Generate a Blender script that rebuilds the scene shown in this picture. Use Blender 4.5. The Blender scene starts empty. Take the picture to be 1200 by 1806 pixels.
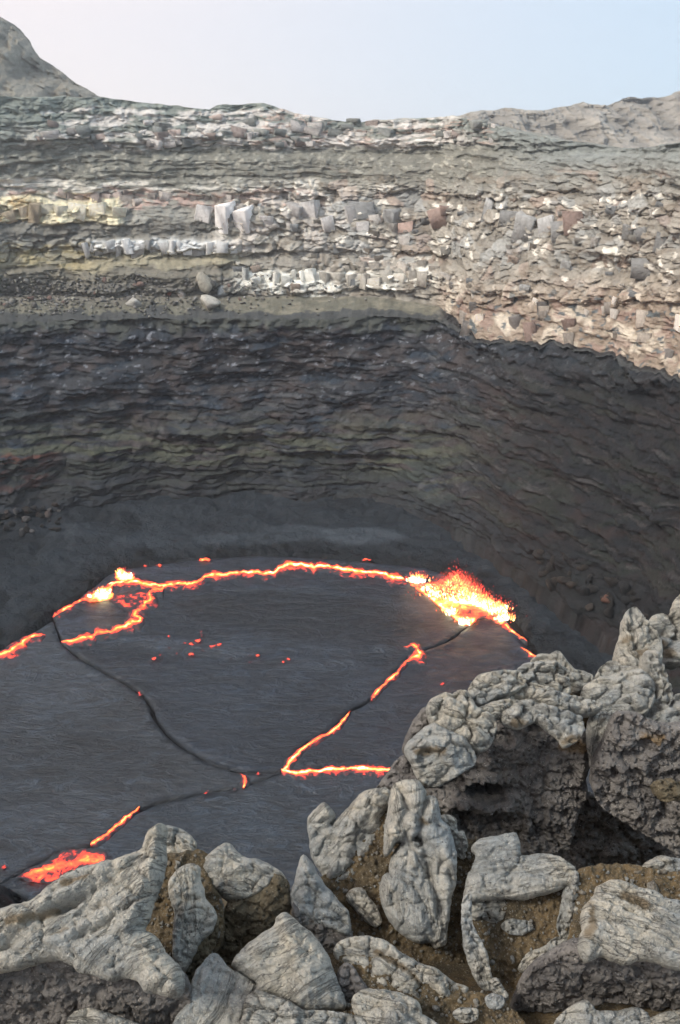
import bpy, bmesh, math, random
import numpy as np
from mathutils import Vector, Matrix
from mathutils.geometry import delaunay_2d_cdt

random.seed(7)
RNG = np.random.default_rng(11)
scene = bpy.context.scene
col = scene.collection

# ------------------------------------------------------------------ camera, sky, sun, exposure
PITCH = math.radians(23.3)
FPX = 1564.0                                   # focal length in photograph pixels (1200 x 1806)
cam_data = bpy.data.cameras.new('camera')
cam_data.sensor_fit = 'VERTICAL'
cam_data.sensor_height = 36.0
cam_data.lens = 36.0 * FPX / 1806.0
cam_data.clip_start = 0.05
cam_data.clip_end = 20000
cam_data.dof.use_dof = True
cam_data.dof.focus_distance = 5.5
cam_data.dof.aperture_fstop = 11.0
cam = bpy.data.objects.new('camera', cam_data)
cam.location = (0, 0, 0)
cam.rotation_euler = (math.pi / 2 - PITCH, 0, 0)
col.objects.link(cam)
scene.camera = cam

SUN_EL, SUN_AZ = math.radians(44), math.radians(-118)    # azimuth measured from +Y (view direction) towards +X
world = bpy.data.worlds.new('World')
scene.world = world
world.use_nodes = True
wn = world.node_tree.nodes
sky = wn.new('ShaderNodeTexSky')
sky.sky_type = 'NISHITA'
sky.sun_disc = False
sky.sun_elevation = SUN_EL
sky.sun_rotation = SUN_AZ
sky.altitude = 600
sky.air_density = 0.8
sky.dust_density = 0.8
sky.ozone_density = 1.0
wl = world.node_tree.links
hsv = wn.new('ShaderNodeHueSaturation')
hsv.inputs['Saturation'].default_value = 0.7
wl.new(sky.outputs[0], hsv.inputs['Color'])
# thin high haze: warm on the sun's side of the whole sky, pale blue on the other
wtc = wn.new('ShaderNodeTexCoord'); wdot = wn.new('ShaderNodeVectorMath'); wdot.operation = 'DOT_PRODUCT'
wl.new(wtc.outputs['Generated'], wdot.inputs[0]); wdot.inputs[1].default_value = (-1, 0, 0)
wmr = wn.new('ShaderNodeMapRange'); wmr.interpolation_type = 'SMOOTHSTEP'
wl.new(wdot.outputs['Value'], wmr.inputs[0]); wmr.inputs[1].default_value = -.5; wmr.inputs[2].default_value = .5
wmx = wn.new('ShaderNodeMix'); wmx.data_type = 'RGBA'; wl.new(wmr.outputs[0], wmx.inputs[0])
wmx.inputs[6].default_value = (2.9, 3.8, 4.7, 1); wmx.inputs[7].default_value = (5.5, 4.8, 4.65, 1)
wm2 = wn.new('ShaderNodeMix'); wm2.data_type = 'RGBA'; wm2.inputs[0].default_value = .88
wl.new(hsv.outputs[0], wm2.inputs[6]); wl.new(wmx.outputs[2], wm2.inputs[7])
wl.new(wm2.outputs[2], wn['Background'].inputs[0])
wn['Background'].inputs[1].default_value = 0.100

sun_data = bpy.data.lights.new('sun', 'SUN')
sun_data.energy = 1.5
sun_data.angle = math.radians(14)
sun_data.color = (1.0, 0.93, 0.83)
sun = bpy.data.objects.new('sun', sun_data)
sdir = Vector((math.sin(SUN_AZ) * math.cos(SUN_EL), math.cos(SUN_AZ) * math.cos(SUN_EL), math.sin(SUN_EL)))
sun.rotation_euler = sdir.to_track_quat('Z', 'Y').to_euler()
sun.location = (-20, -20, 40)
col.objects.link(sun)

scene.cycles.use_adaptive_sampling = True
scene.cycles.adaptive_threshold = .035
scene.cycles.max_bounces = 5
scene.cycles.diffuse_bounces = 3
scene.cycles.glossy_bounces = 2
scene.cycles.volume_bounces = 0
scene.view_settings.view_transform = 'Standard'
scene.view_settings.look = 'None'
scene.view_settings.exposure = 1.1
scene.view_settings.gamma = 1.0
scene.view_settings.use_curve_mapping = False

# ------------------------------------------------------------------ helpers: survey geometry
CP, SP = math.cos(PITCH), math.sin(PITCH)
def ray(px, py):
    """direction of the sight line through a photograph pixel, unit depth along the optical axis"""
    px = np.asarray(px, float); py = np.asarray(py, float)
    u = (px - 600) / FPX; v = (903 - py) / FPX
    return np.stack([u, CP + v * SP, -SP + v * CP], -1)
def on_z(px, py, z):
    d = ray(px, py); return d * (z / d[..., 2])[..., None]
def on_y(px, py, y):
    d = ray(px, py); return d * (y / d[..., 1])[..., None]
def proj(P):
    P = np.asarray(P, float)
    dep = P[..., 1] * CP - P[..., 2] * SP
    up = P[..., 1] * SP + P[..., 2] * CP
    return 600 + FPX * P[..., 0] / dep, 903 - FPX * up / dep

# ------------------------------------------------------------------ helpers: noise
_perm = np.random.default_rng(3).permutation(256).astype(np.int32)
_perm = np.concatenate([_perm, _perm, _perm])
_g = np.random.default_rng(5).normal(size=(256, 3)).astype(np.float32)
_g /= np.linalg.norm(_g, axis=1)[:, None]
def perlin(x, y, z=0.0):
    x, y, z = np.broadcast_arrays(np.asarray(x, np.float32), np.asarray(y, np.float32), np.asarray(z, np.float32))
    xi, yi, zi = np.floor(x), np.floor(y), np.floor(z)
    fx, fy, fz = x - xi, y - yi, z - zi
    xi, yi, zi = xi.astype(np.int32) & 255, yi.astype(np.int32) & 255, zi.astype(np.int32) & 255
    f = lambda t: t * t * t * (t * (t * 6 - 15) + 10)
    u, v, w = f(fx), f(fy), f(fz)
    out = 0
    for dx in (0, 1):
        px = _perm[(xi + dx) & 255]; wx = u if dx else 1 - u
        for dy in (0, 1):
            py = _perm[px + ((yi + dy) & 255)]; wy = v if dy else 1 - v
            for dz in (0, 1):
                g = _g[_perm[py + ((zi + dz) & 255)]]
                wz = w if dz else 1 - w
                out = out + (g[..., 0] * (fx - dx) + g[..., 1] * (fy - dy) + g[..., 2] * (fz - dz)) * wx * wy * wz
    return out * 1.6
def fbm(x, y, z=0.0, o=4, gain=.5, lac=2.07):
    a, s, t = 1.0, 0, 0
    x = np.asarray(x, np.float32); y = np.asarray(y, np.float32); z = np.asarray(z, np.float32)
    for i in range(o):
        s = s + a * perlin(x + 17.3 * i, y + 9.1 * i, z + 3.7 * i); t += a
        a *= gain; x = x * lac; y = y * lac; z = z * lac
    return s / t
def worley(x, y, seed=0):
    x = np.asarray(x, np.float32); y = np.asarray(y, np.float32)
    xi, yi = np.floor(x).astype(np.int64), np.floor(y).astype(np.int64)
    f1 = np.full(x.shape, 9, np.float32); f2 = f1.copy(); cid = np.zeros(x.shape, np.int64)
    for dx in (-1, 0, 1):
        for dy in (-1, 0, 1):
            cx, cy = xi + dx, yi + dy
            h = (cx * 374761393 + cy * 668265263 + seed * 144665) & 0x7fffffff
            h = ((h ^ (h >> 13)) * 1274126177) & 0x7fffffff
            h = h ^ (h >> 16)
            jx = (h & 1023) / 1023.0; jy = ((h >> 10) & 1023) / 1023.0
            d = np.hypot(cx + jx - x, cy + jy - y).astype(np.float32)
            c = d < f1
            f2 = np.where(c, f1, np.minimum(f2, d)); cid = np.where(c, h, cid); f1 = np.where(c, d, f1)
    return f1, f2, cid
def cellrand(cid, k=0):
    h = ((cid + k * 7919) * 2654435761) & 0x7fffffff
    h = ((h ^ (h >> 15)) * 2246822519) & 0x7fffffff
    return ((h >> 8) & 0xffff) / 65535.0
def sstep(a, b, x):
    t = np.clip((x - a) / (b - a), 0, 1); return t * t * (3 - 2 * t)
def seg_dist(P, A, B):
    """distance of points P (n,2) to segments A->B (m,2)"""
    out = np.full(len(P), 1e9)
    for a, b in zip(A, B):
        ab = b - a; L = ab @ ab + 1e-12
        t = np.clip(((P - a) @ ab) / L, 0, 1)
        out = np.minimum(out, np.hypot(P[:, 0] - a[0] - t * ab[0], P[:, 1] - a[1] - t * ab[1]))
    return out
def line_dist(P, pts):
    pts = np.asarray(pts, float); return seg_dist(P, pts[:-1], pts[1:])
def inside(P, poly):
    x, y = P[:, 0], P[:, 1]; r = np.zeros(len(P), bool)
    n = len(poly)
    for i in range(n):
        x1, y1 = poly[i]; x2, y2 = poly[(i + 1) % n]
        if y1 == y2: continue
        c = ((y1 > y) != (y2 > y)) & (x < (x2 - x1) * (y - y1) / (y2 - y1) + x1)
        r ^= c
    return r
def smooth_loop(poly, step, closed=True):
    """Catmull-Rom resampling of a traced outline"""
    p = np.asarray(poly, float); n = len(p); out = []
    rng = range(n) if closed else range(n - 1)
    for i in rng:
        if closed: a, b, c, d = p[i - 1], p[i], p[(i + 1) % n], p[(i + 2) % n]
        else: a, b, c, d = p[max(i - 1, 0)], p[i], p[i + 1], p[min(i + 2, n - 1)]
        k = max(1, int(round(np.hypot(*(c - b)) / step)))
        for t in np.arange(k) / k:
            q = .5 * ((2 * b) + (c - a) * t + (2 * a - 5 * b + 4 * c - d) * t * t + (3 * b - a - 3 * c + d) * t ** 3)
            out.append(.65 * q + .35 * (b + (c - b) * t))
    if not closed: out.append(p[-1])
    return np.array(out)
def s2l(c):
    c = np.asarray(c, float) / 255.0
    return np.where(c <= .04045, c / 12.92, ((c + .055) / 1.055) ** 2.4)

# ------------------------------------------------------------------ helpers: objects
def tag(o, label=None, cat=None, group=None, kind=None):
    if label: o['label'] = label
    if cat: o['category'] = cat
    if group: o['group'] = group
    if kind: o['kind'] = kind
    return o
def empty(name, loc, label, cat, group=None):
    o = bpy.data.objects.new(name, None); o.location = loc; o.empty_display_size = .2
    col.objects.link(o); return tag(o, label, cat, group)
def mesh_obj(name, V, F, mat, parent=None, smooth=True, attrs=None, colors=None):
    me = bpy.data.meshes.new(name)
    V = np.asarray(V, np.float32)
    if isinstance(F, np.ndarray):
        k = F.shape[1]
        me.vertices.add(len(V)); me.vertices.foreach_set('co', V.ravel())
        me.loops.add(F.size); me.loops.foreach_set('vertex_index', F.astype(np.int32).ravel())
        me.polygons.add(len(F)); me.polygons.foreach_set('loop_start', np.arange(0, F.size, k, dtype=np.int32))
        me.update(calc_edges=True)
    else:
        me.from_pydata([tuple(map(float, v)) for v in V], [], F)
    if smooth: me.polygons.foreach_set('use_smooth', np.ones(len(me.polygons), bool))
    for k, a in (attrs or {}).items():
        at = me.attributes.new(k, 'FLOAT', 'POINT'); at.data.foreach_set('value', np.asarray(a, np.float32).ravel())
    if colors is not None:
        at = me.attributes.new('tint', 'FLOAT_COLOR', 'POINT')
        at.data.foreach_set('color', np.concatenate([colors, np.ones((len(colors), 1))], 1).astype(np.float32).ravel())
    me.materials.append(mat); me.update()
    o = bpy.data.objects.new(name, me); col.objects.link(o)
    if parent: 
        o.parent = parent
        o.location = -Vector(parent.location) if parent.type == 'EMPTY' else (0, 0, 0)
    return o
def grid_faces(nr, nc, wrap=False):
    r = np.arange(nr - 1)[:, None]; c = np.arange(nc if wrap else nc - 1)[None]
    c2 = (c + 1) % nc
    return np.stack([r * nc + c, r * nc + c2, (r + 1) * nc + c2, (r + 1) * nc + c], -1).reshape(-1, 4)

# ------------------------------------------------------------------ materials
class NT:
    def __init__(s, name):
        s.m = bpy.data.materials.new(name); s.m.use_nodes = True
        s.t = s.m.node_tree; s.n = s.t.nodes; s.b = s.n['Principled BSDF']
        s.b.inputs['Specular IOR Level'].default_value = .25
    def new(s, kind, **kw):
        n = s.n.new(kind)
        for k, v in kw.items():
            if k.startswith('_'): setattr(n, k[1:], v)
            else: n.inputs[k.replace('__', ' ')].default_value = v
        return n
    def link(s, a, b): s.t.links.new(a, b)
    def coord(s): return s.new('ShaderNodeTexCoord').outputs['Object']
    def mapping(s, vec, scale=(1, 1, 1), rot=(0, 0, 0), loc=(0, 0, 0)):
        m = s.new('ShaderNodeMapping'); s.link(vec, m.inputs['Vector'])
        m.inputs['Scale'].default_value = scale; m.inputs['Rotation'].default_value = rot; m.inputs['Location'].default_value = loc
        return m.outputs[0]
    def noise(s, vec, scale, detail=4, rough=.55, dist=0.0):
        n = s.new('ShaderNodeTexNoise', Scale=scale, Detail=detail, Roughness=rough, Distortion=dist)
        s.link(vec, n.inputs['Vector']); return n.outputs['Fac']
    def voro(s, vec, scale, feature='F1', rand=1.0, out='Distance'):
        n = s.new('ShaderNodeTexVoronoi', _feature=feature, Scale=scale, Randomness=rand)
        s.link(vec, n.inputs['Vector']); return n.outputs[out]
    def rng(s, v, a, b, c=0, d=1):
        n = s.new('ShaderNodeMapRange', _clamp=True)
        s.link(v, n.inputs[0])
        for i, q in enumerate((a, b, c, d)): n.inputs[i + 1].default_value = q
        return n.outputs[0]
    def math(s, op, a, b=0.0):
        n = s.new('ShaderNodeMath', _operation=op)
        for i, q in enumerate((a, b)):
            if isinstance(q, (int, float)): n.inputs[i].default_value = q
            else: s.link(q, n.inputs[i])
        return n.outputs[0]
    def mix(s, f, a, b, blend='MIX'):
        n = s.new('ShaderNodeMix', _data_type='RGBA', _blend_type=blend)
        for i, q in ((0, f), (6, a), (7, b)):
            if isinstance(q, (int, float)): n.inputs[i].default_value = q
            elif isinstance(q, (tuple, list)): n.inputs[i].default_value = (*q, 1) if len(q) == 3 else q
            else: s.link(q, n.inputs[i])
        return n.outputs[2]
    def attr(s, name, out='Fac'):
        n = s.new('ShaderNodeAttribute'); n.attribute_name = name; return n.outputs[out]
    def bump(s, h, strength, dist, nrm=None):
        n = s.new('ShaderNodeBump', Strength=strength, Distance=dist)
        s.link(h, n.inputs['Height'])
        if nrm is not None: s.link(nrm, n.inputs['Normal'])
        return n.outputs[0]
    def out(s, color, rough=.85, nrm=None):
        if isinstance(color, (tuple, list)): s.b.inputs['Base Color'].default_value = (*color, 1)
        else: s.link(color, s.b.inputs['Base Color'])
        if isinstance(rough, (int, float)): s.b.inputs['Roughness'].default_value = rough
        else: s.link(rough, s.b.inputs['Roughness'])
        if nrm is not None: s.link(nrm, s.b.inputs['Normal'])
        return s.m

def mat_cliff(name, grain=1.0):
    t = NT(name); c = t.coord(); tint = t.attr('tint', 'Color')
    n1 = t.noise(c, 1.6 * grain, 6, .65); n2 = t.noise(c, 6 * grain, 5, .7)
    st = t.noise(t.mapping(c, (.5, .5, 3.2)), 1.2, 5, .6, .4)
    k = t.mix(t.rng(n1, .3, .7), tint, t.mix(.5, tint, (.5, .5, .5), 'MULTIPLY'))
    k = t.mix(t.rng(n2, .5, .75, 0, .8), k, t.mix(1.0, k, (1.5, 1.47, 1.4), 'MULTIPLY'))
    k = t.mix(t.rng(st, .52, .68, 0, .4), k, t.mix(1.0, k, (.55, .52, .5), 'MULTIPLY'))
    h = t.math('ADD', t.math('MULTIPLY', n1, .7), t.math('MULTIPLY', n2, .4))
    h = t.math('ADD', h, t.math('MULTIPLY', st, .5))
    return t.out(k, .92, t.bump(h, .9, .35))
M_CLIFF = mat_cliff('layered_cliff_rock')
def mat_objcolor(name, scale, bump=.6, dist=.2):
    t = NT(name); c = t.coord()
    oi = t.new('ShaderNodeObjectInfo')
    n1 = t.noise(c, scale, 6, .65); n2 = t.noise(c, scale * 4, 4, .7)
    k = t.mix(t.rng(n1, .35, .65), oi.outputs['Color'], t.mix(.45, oi.outputs['Color'], (.45, .43, .4), 'MULTIPLY'))
    k = t.mix(t.rng(n2, .6, .75, 0, .3), k, (.6, .58, .54))
    return t.out(k, .9, t.bump(t.math('ADD', n1, t.math('MULTIPLY', n2, .4)), bump, dist))
M_BLOCK = mat_objcolor('fractured_block_rock', 3.2, 1.0, .35)

def mat_tinted(name, tiny, rough=.9, bstr=.6, bdist=.1):
    t = NT(name); c = t.coord(); tint = t.attr('tint', 'Color')
    n1 = t.noise(c, tiny, 6, .65); n2 = t.noise(c, tiny * 5, 4, .6)
    k = t.mix(t.rng(n1, .3, .7, 0, .55), tint, t.mix(1.0, tint, (.5, .5, .5), 'MULTIPLY'))
    k = t.mix(t.rng(n2, .55, .7, 0, .25), k, t.mix(1.0, k, (1.5, 1.5, 1.5), 'MULTIPLY'))
    return t.out(k, rough, t.bump(t.math('ADD', n1, t.math('MULTIPLY', n2, .3)), bstr, bdist))
M_FLOOR = mat_tinted('dark_cooled_lava', 1.1, .62, .9, .5)
M_PLATEAU = mat_tinted('pale_ash_plateau', .25, .95, .6, .8)
M_HILL = mat_tinted('weathered_tuff_hill', .42, .95, 1.0, 2.2)

def mat_crust_plate():
    t = NT('lake_crust'); c = t.coord(); tint = t.attr('tint', 'Color')
    w = t.noise(t.mapping(c, (.16, .42, 1), (0, 0, .15)), 1.0, 6, .6, 1.0)
    w2 = t.noise(t.mapping(c, (.45, 1.3, 1), (0, 0, -.4)), 1.0, 5, .6, .7)
    n = t.noise(c, .22, 6, .65, .5); f = t.noise(c, 2.2, 6, .72); m = t.noise(c, .8, 5, .6)
    fold = t.rng(t.math('ABSOLUTE', t.math('SUBTRACT', w, .5)), 0, .035, 1, 0)
    fold2 = t.rng(t.math('ABSOLUTE', t.math('SUBTRACT', w2, .52)), 0, .03, 1, 0)
    k = t.mix(t.rng(n, .35, .65), tint, t.mix(1.0, tint, (.78, .74, .70), 'MULTIPLY'))
    k = t.mix(t.rng(w2, .5, .72, 0, .8), k, t.mix(1.0, k, (1.35, 1.42, 1.5), 'MULTIPLY'))
    k = t.mix(t.rng(m, .5, .68, 0, .6), k, t.mix(1.0, k, (.62, .6, .6), 'MULTIPLY'))
    k = t.mix(t.rng(f, .56, .7, 0, .5), k, t.mix(1.0, k, (.5, .5, .5), 'MULTIPLY'))
    k = t.mix(t.math('MULTIPLY', fold, t.rng(n, .4, .55, .1, .8)), k, t.mix(1.0, k, (1.9, 2.05, 2.2), 'MULTIPLY'))
    k = t.mix(t.math('MULTIPLY', fold2, t.rng(m, .45, .6, 0, .4)), k, t.mix(1.0, k, (.45, .45, .45), 'MULTIPLY'))
    h = t.math('ADD', t.math('MULTIPLY', w, .6), t.math('ADD', t.math('MULTIPLY', w2, .7), t.math('MULTIPLY', f, .3)))
    h = t.math('ADD', h, t.math('ADD', t.math('MULTIPLY', fold, .12), t.math('MULTIPLY', fold2, .07)))
    t.b.inputs['Specular IOR Level'].default_value = .6
    return t.out(k, t.rng(m, .3, .7, .32, .55), t.bump(h, .9, .5))
M_PLATE = mat_crust_plate()

def mat_lava(name='molten_lava', scale=1.4):
    t = NT(name); c = t.coord(); heat = t.attr('glow')
    n = t.noise(c, scale, 5, .7, .6); n2 = t.noise(c, scale * .3, 3, .6)
    v = t.math('ADD', heat, t.math('MULTIPLY', t.math('SUBTRACT', n, .5), 1.25))
    v = t.math('ADD', v, t.math('MULTIPLY', t.math('SUBTRACT', n2, .5), .5))
    r = t.new('ShaderNodeValToRGB'); t.link(v, r.inputs[0])
    cr = r.color_ramp
    st = [(.0, (0, 0, 0)), (.10, (.012, .001, .001)), (.18, (.10, .006, .006)), (.28, (.70, .03, .008)), (.46, (1.0, .085, .015)),
          (.64, (1.0, .25, .025)), (.82, (1.0, .66, .18)), (1.0, (1.0, .95, .6))]
    cr.elements[0].position = st[0][0]; cr.elements[0].color = (*st[0][1], 1)
    cr.elements[1].position = st[-1][0]; cr.elements[1].color = (*st[-1][1], 1)
    for p, k in st[1:-1]:
        e = cr.elements.new(p); e.color = (*k, 1)
    t.b.inputs['Base Color'].default_value = (.045, .05, .058, 1)
    t.b.inputs['Roughness'].default_value = .5
    t.link(r.outputs[0], t.b.inputs['Emission Color'])
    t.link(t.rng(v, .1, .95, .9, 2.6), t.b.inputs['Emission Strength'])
    return t.m
M_LAVA = mat_lava()

def mat_pale_rock():
    t = NT('pale_pahoehoe_crust'); c0 = t.coord()
    oi = t.new('ShaderNodeObjectInfo')
    mp = t.new('ShaderNodeVectorMath', _operation='ADD'); t.link(c0, mp.inputs[0])
    sc = t.new('ShaderNodeVectorMath', _operation='SCALE'); sc.inputs[0].default_value = (7, 3, 5)
    t.link(oi.outputs['Random'], sc.inputs['Scale']); t.link(sc.outputs[0], mp.inputs[1])
    c = mp.outputs[0]
    big = t.noise(c, 2.6, 5, .6, .3); mid = t.noise(c, 13, 6, .65); fine = t.noise(c, 60, 5, .75); grit = t.noise(c, 150, 3, .7)
    k = t.mix(t.rng(big, .38, .62), (.43, .455, .45), (.66, .61, .50))
    k = t.mix(t.rng(mid, .42, .68, 0, .55), k, (.28, .29, .28))
    k = t.mix(t.rng(fine, .34, .52, .55, 0), k, (.16, .16, .155))
    k = t.mix(t.rng(grit, .55, .7, 0, .45), k, (.62, .59, .50))
    cw = t.new('ShaderNodeVectorMath', _operation='MULTIPLY_ADD')       # warped coordinates for the crackle
    nz = t.new('ShaderNodeTexNoise', Scale=9, Detail=4); t.link(c, nz.inputs['Vector'])
    t.link(nz.outputs['Color'], cw.inputs[0]); cw.inputs[1].default_value = (.14, .14, .14); t.link(c, cw.inputs[2])
    cr = t.voro(cw.outputs[0], 26, 'DISTANCE_TO_EDGE'); cr2 = t.voro(cw.outputs[0], 60, 'DISTANCE_TO_EDGE')
    crack = t.math('MULTIPLY', t.rng(cr, 0, .05, 1, 0), t.rng(mid, .48, .62))
    k = t.mix(t.math('MULTIPLY', crack, .35), k, (.12, .115, .10))
    sp = t.voro(c, 95); spm = t.math('MULTIPLY', t.rng(sp, .12, .3, 1, 0), t.rng(t.noise(c, 24, 3, .6), .46, .6))
    k = t.mix(t.math('MULTIPLY', spm, .8), k, (.78, .74, .62))
    ve = t.voro(t.mapping(c, (1, 1, 1), (.3, .2, .1), (2, 5, 1)), 70)
    vem = t.math('MULTIPLY', t.rng(ve, .12, .28, 1, 0), t.rng(t.noise(c, 16, 3), .5, .62))
    k = t.mix(t.math('MULTIPLY', vem, .75), k, (.07, .068, .065))
    cx = t.new('ShaderNodeCombineXYZ'); t.link(t.attr('flow_across'), cx.inputs[0]); t.link(t.math('MULTIPLY', t.attr('flow_along'), .16), cx.inputs[1]); t.link(oi.outputs['Random'], cx.inputs[2])
    sn = t.noise(cx.outputs[0], .8, 5, .62, .35)
    seam = t.math('MULTIPLY', t.rng(t.math('ABSOLUTE', t.math('SUBTRACT', sn, .5)), 0, .022, 1, 0), t.rng(big, .36, .56, .25, 1))
    k = t.mix(t.math('MULTIPLY', seam, .6), k, (.10, .10, .095))
    k = t.mix(t.rng(sn, .52, .68, 0, .35), k, (.62, .59, .52))
    dirt = t.attr('dirt')
    dm = t.rng(t.math('ADD', dirt, t.math('MULTIPLY', t.math('SUBTRACT', mid, .5), 1.6)), .45, 1.0)
    k = t.mix(t.math('MULTIPLY', dm, .75), k, t.mix(mid, (.13, .09, .045), (.30, .22, .12)))
    h = t.math('ADD', t.math('MULTIPLY', mid, .8), t.math('MULTIPLY', fine, .5))
    h = t.math('ADD', h, t.math('MULTIPLY', grit, .2))
    h = t.math('SUBTRACT', h, t.math('MULTIPLY', crack, .25))
    h = t.math('ADD', h, t.math('MULTIPLY', t.rng(cr2, 0, .12), .10))
    h = t.math('SUBTRACT', h, t.math('MULTIPLY', vem, .35))
    h = t.math('ADD', h, t.math('MULTIPLY', sn, .9)); h = t.math('SUBTRACT', h, t.math('MULTIPLY', seam, .3))
    return t.out(k, .9, t.bump(h, 1.0, .034))
M_PALE = mat_pale_rock()

def mat_porous(name, a, b, speck):
    t = NT(name); c = t.coord()
    big = t.noise(c, 4, 5, .6); mid = t.noise(c, 22, 6, .7); fine = t.noise(c, 95, 4, .7)
    ve = t.voro(c, 42); ve2 = t.voro(c, 95)
    k = t.mix(t.rng(big, .35, .65), a, b)
    k = t.mix(t.rng(mid, .45, .7, 0, .7), k, t.mix(1.0, k, (.45, .45, .47), 'MULTIPLY'))
    sp = t.math('MULTIPLY', t.rng(ve2, .1, .3, 1, 0), t.rng(t.noise(c, 26, 3), .48, .62))
    k = t.mix(t.math('MULTIPLY', sp, .75), k, speck)
    dirt = t.attr('dirt')
    dm = t.rng(t.math('ADD', dirt, t.math('MULTIPLY', t.math('SUBTRACT', mid, .5), 1.2)), .35, .85)
    k = t.mix(t.math('MULTIPLY', dm, .8), k, (.26, .175, .085))
    h = t.math('ADD', t.math('MULTIPLY', mid, .8), t.math('MULTIPLY', t.rng(ve, .05, .4), .6))
    h = t.math('ADD', h, t.math('MULTIPLY', fine, .55))
    k = t.mix(t.math('MULTIPLY', t.rng(ve, .05, .22, 1, 0), t.rng(mid, .4, .55, .2, .8)), k, (.035, .033, .033))
    return t.out(k, .9, t.bump(h, 1.0, .035))
M_POROUS = mat_porous('dark_porous_lava', (.17, .16, .152), (.33, .31, .285), (.70, .68, .62))
M_BROWN = mat_porous('brown_porous_lava', (.15, .125, .085), (.24, .20, .13), (.50, .46, .34))
def mat_soil():
    t = NT('ochre_ash_soil'); c = t.coord()
    a = t.noise(c, 5, 5, .6); b = t.noise(c, 40, 5, .7); d = t.noise(c, 130, 3, .7)
    k = t.mix(t.rng(a, .35, .65), (.085, .068, .042), (.19, .135, .07))
    k = t.mix(t.rng(b, .45, .65, 0, .8), k, (.06, .052, .04))
    k = t.mix(t.rng(d, .56, .66, 0, .8), k, (.30, .27, .21))
    h = t.math('ADD', t.math('MULTIPLY', b, .7), t.math('MULTIPLY', d, .4))
    return t.out(k, .97, t.bump(h, .9, .02))
M_SOIL = mat_soil()

# ------------------------------------------------------------------ crater walls
Zb = -47.8
def st(base, lf, lb, rim): return [np.array(q, float) for q in (base, lf, lb, rim)]
P3 = lambda p: list(map(float, p))
stations = [
    st((-80, 70, Zb), (-92, 78, -24.5), (-100, 84, -22.5), (-112, 92, 3)),
    st((-62, 92, Zb), (-70, 104, -24.5), (-77, 112, -22.5), (-84, 120, 3.5)),
    st(on_z(0, 925, Zb), on_z(0, 570, -24.5), on_z(0, 525, -22.5), on_y(0, 175, 139)),
    st(on_z(300, 880, Zb), on_z(300, 562, -24.5), on_z(300, 524, -22.5), on_y(300, 190, 146)),
    st(on_z(600, 878, Zb), on_z(600, 560, -24.5), on_z(600, 522, -22.5), on_y(600, 212, 150)),
    st(on_z(755, 905, Zb), on_z(760, 562, -24.8), on_z(768, 537, -23.2), on_y(755, 212, 147)),
    st(on_z(850, 960, Zb), on_z(838, 603, -26.3), on_z(841, 596, -25.8), on_y(850, 222, 139)),
    st(on_z(955, 1040, Zb), on_z(960, 612, -25.2), on_z(961, 606, -24.9), on_y(965, 243, 129)),
    st(on_z(1060, 1110, Zb), on_z(1080, 628, -25.0), on_z(1080, 622, -24.7), on_y(1085, 262, 119)),
    st(on_z(1150, 1185, Zb), on_z(1200, 672, -25.0), on_z(1200, 666, -24.7), on_y(1200, 262, 107)),
    st((31, 55, Zb), (42, 70, -25), (42.4, 70.4, -24.7), (52, 82, -2)),
    st((28, 36, Zb), (38, 45, -25), (38.4, 45.2, -24.7), (46, 48, -2.5)),
    st((22, 18, Zb), (24, 14, -25), (24.2, 13.8, -24.7), (27, 11, -5)),
    st((10, 8, Zb), (10, 5.5, -25), (10, 5.4, -24.7), (11, 3.4, -5.5)),
    st((0, 7, Zb), (0, 4.8, -25), (0, 4.7, -24.7), (0, 3.2, -5.5)),
    st((-14, 9, Zb), (-14, 6, -25), (-14, 5.9, -24.7), (-15, 3.6, -5.5)),
    st((-40, 26, Zb), (-46, 20, -25), (-47, 19.6, -24.7), (-52, 14, -3)),
    st((-70, 48, Zb), (-80, 44, -25), (-82, 43, -24), (-95, 38, 0)),
]
ST = np.array(stations)                         # (n,4,3)
NS = len(ST)
def cr_eval(t):
    i = np.floor(t).astype(int); f = (t - i)[:, None, None]
    p0, p1, p2, p3 = (ST[(i + k) % NS] for k in (-1, 0, 1, 2))
    c = .5 * (2 * p1 + (p2 - p0) * f + (2 * p0 - 5 * p1 + 4 * p2 - p3) * f ** 2 + (3 * p1 - p0 - 3 * p2 + p3) * f ** 3)
    l = p1 + (p2 - p1) * f
    return .55 * c + .45 * l
def resample(t0, t1, step):
    t = np.linspace(t0, t1, 4000); q = cr_eval(t)[:, 1]
    s = np.concatenate([[0], np.cumsum(np.linalg.norm(np.diff(q, axis=0), axis=1))])
    n = int(s[-1] / step) + 1
    ss = np.linspace(0, s[-1], n)
    return np.interp(ss, s, t), ss
RIMX = [-400, 0, 90, 180, 215, 300, 370, 385, 420, 465, 520, 560, 640, 660, 700, 765, 800, 830, 870, 950, 1010, 1080, 1130, 1200, 1500]
RIMY = [165, 170, 172, 172, 175, 186, 193, 186, 184, 182, 205, 208, 215, 210, 212, 208, 206, 212, 222, 238, 250, 262, 262, 252, 262]

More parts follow.
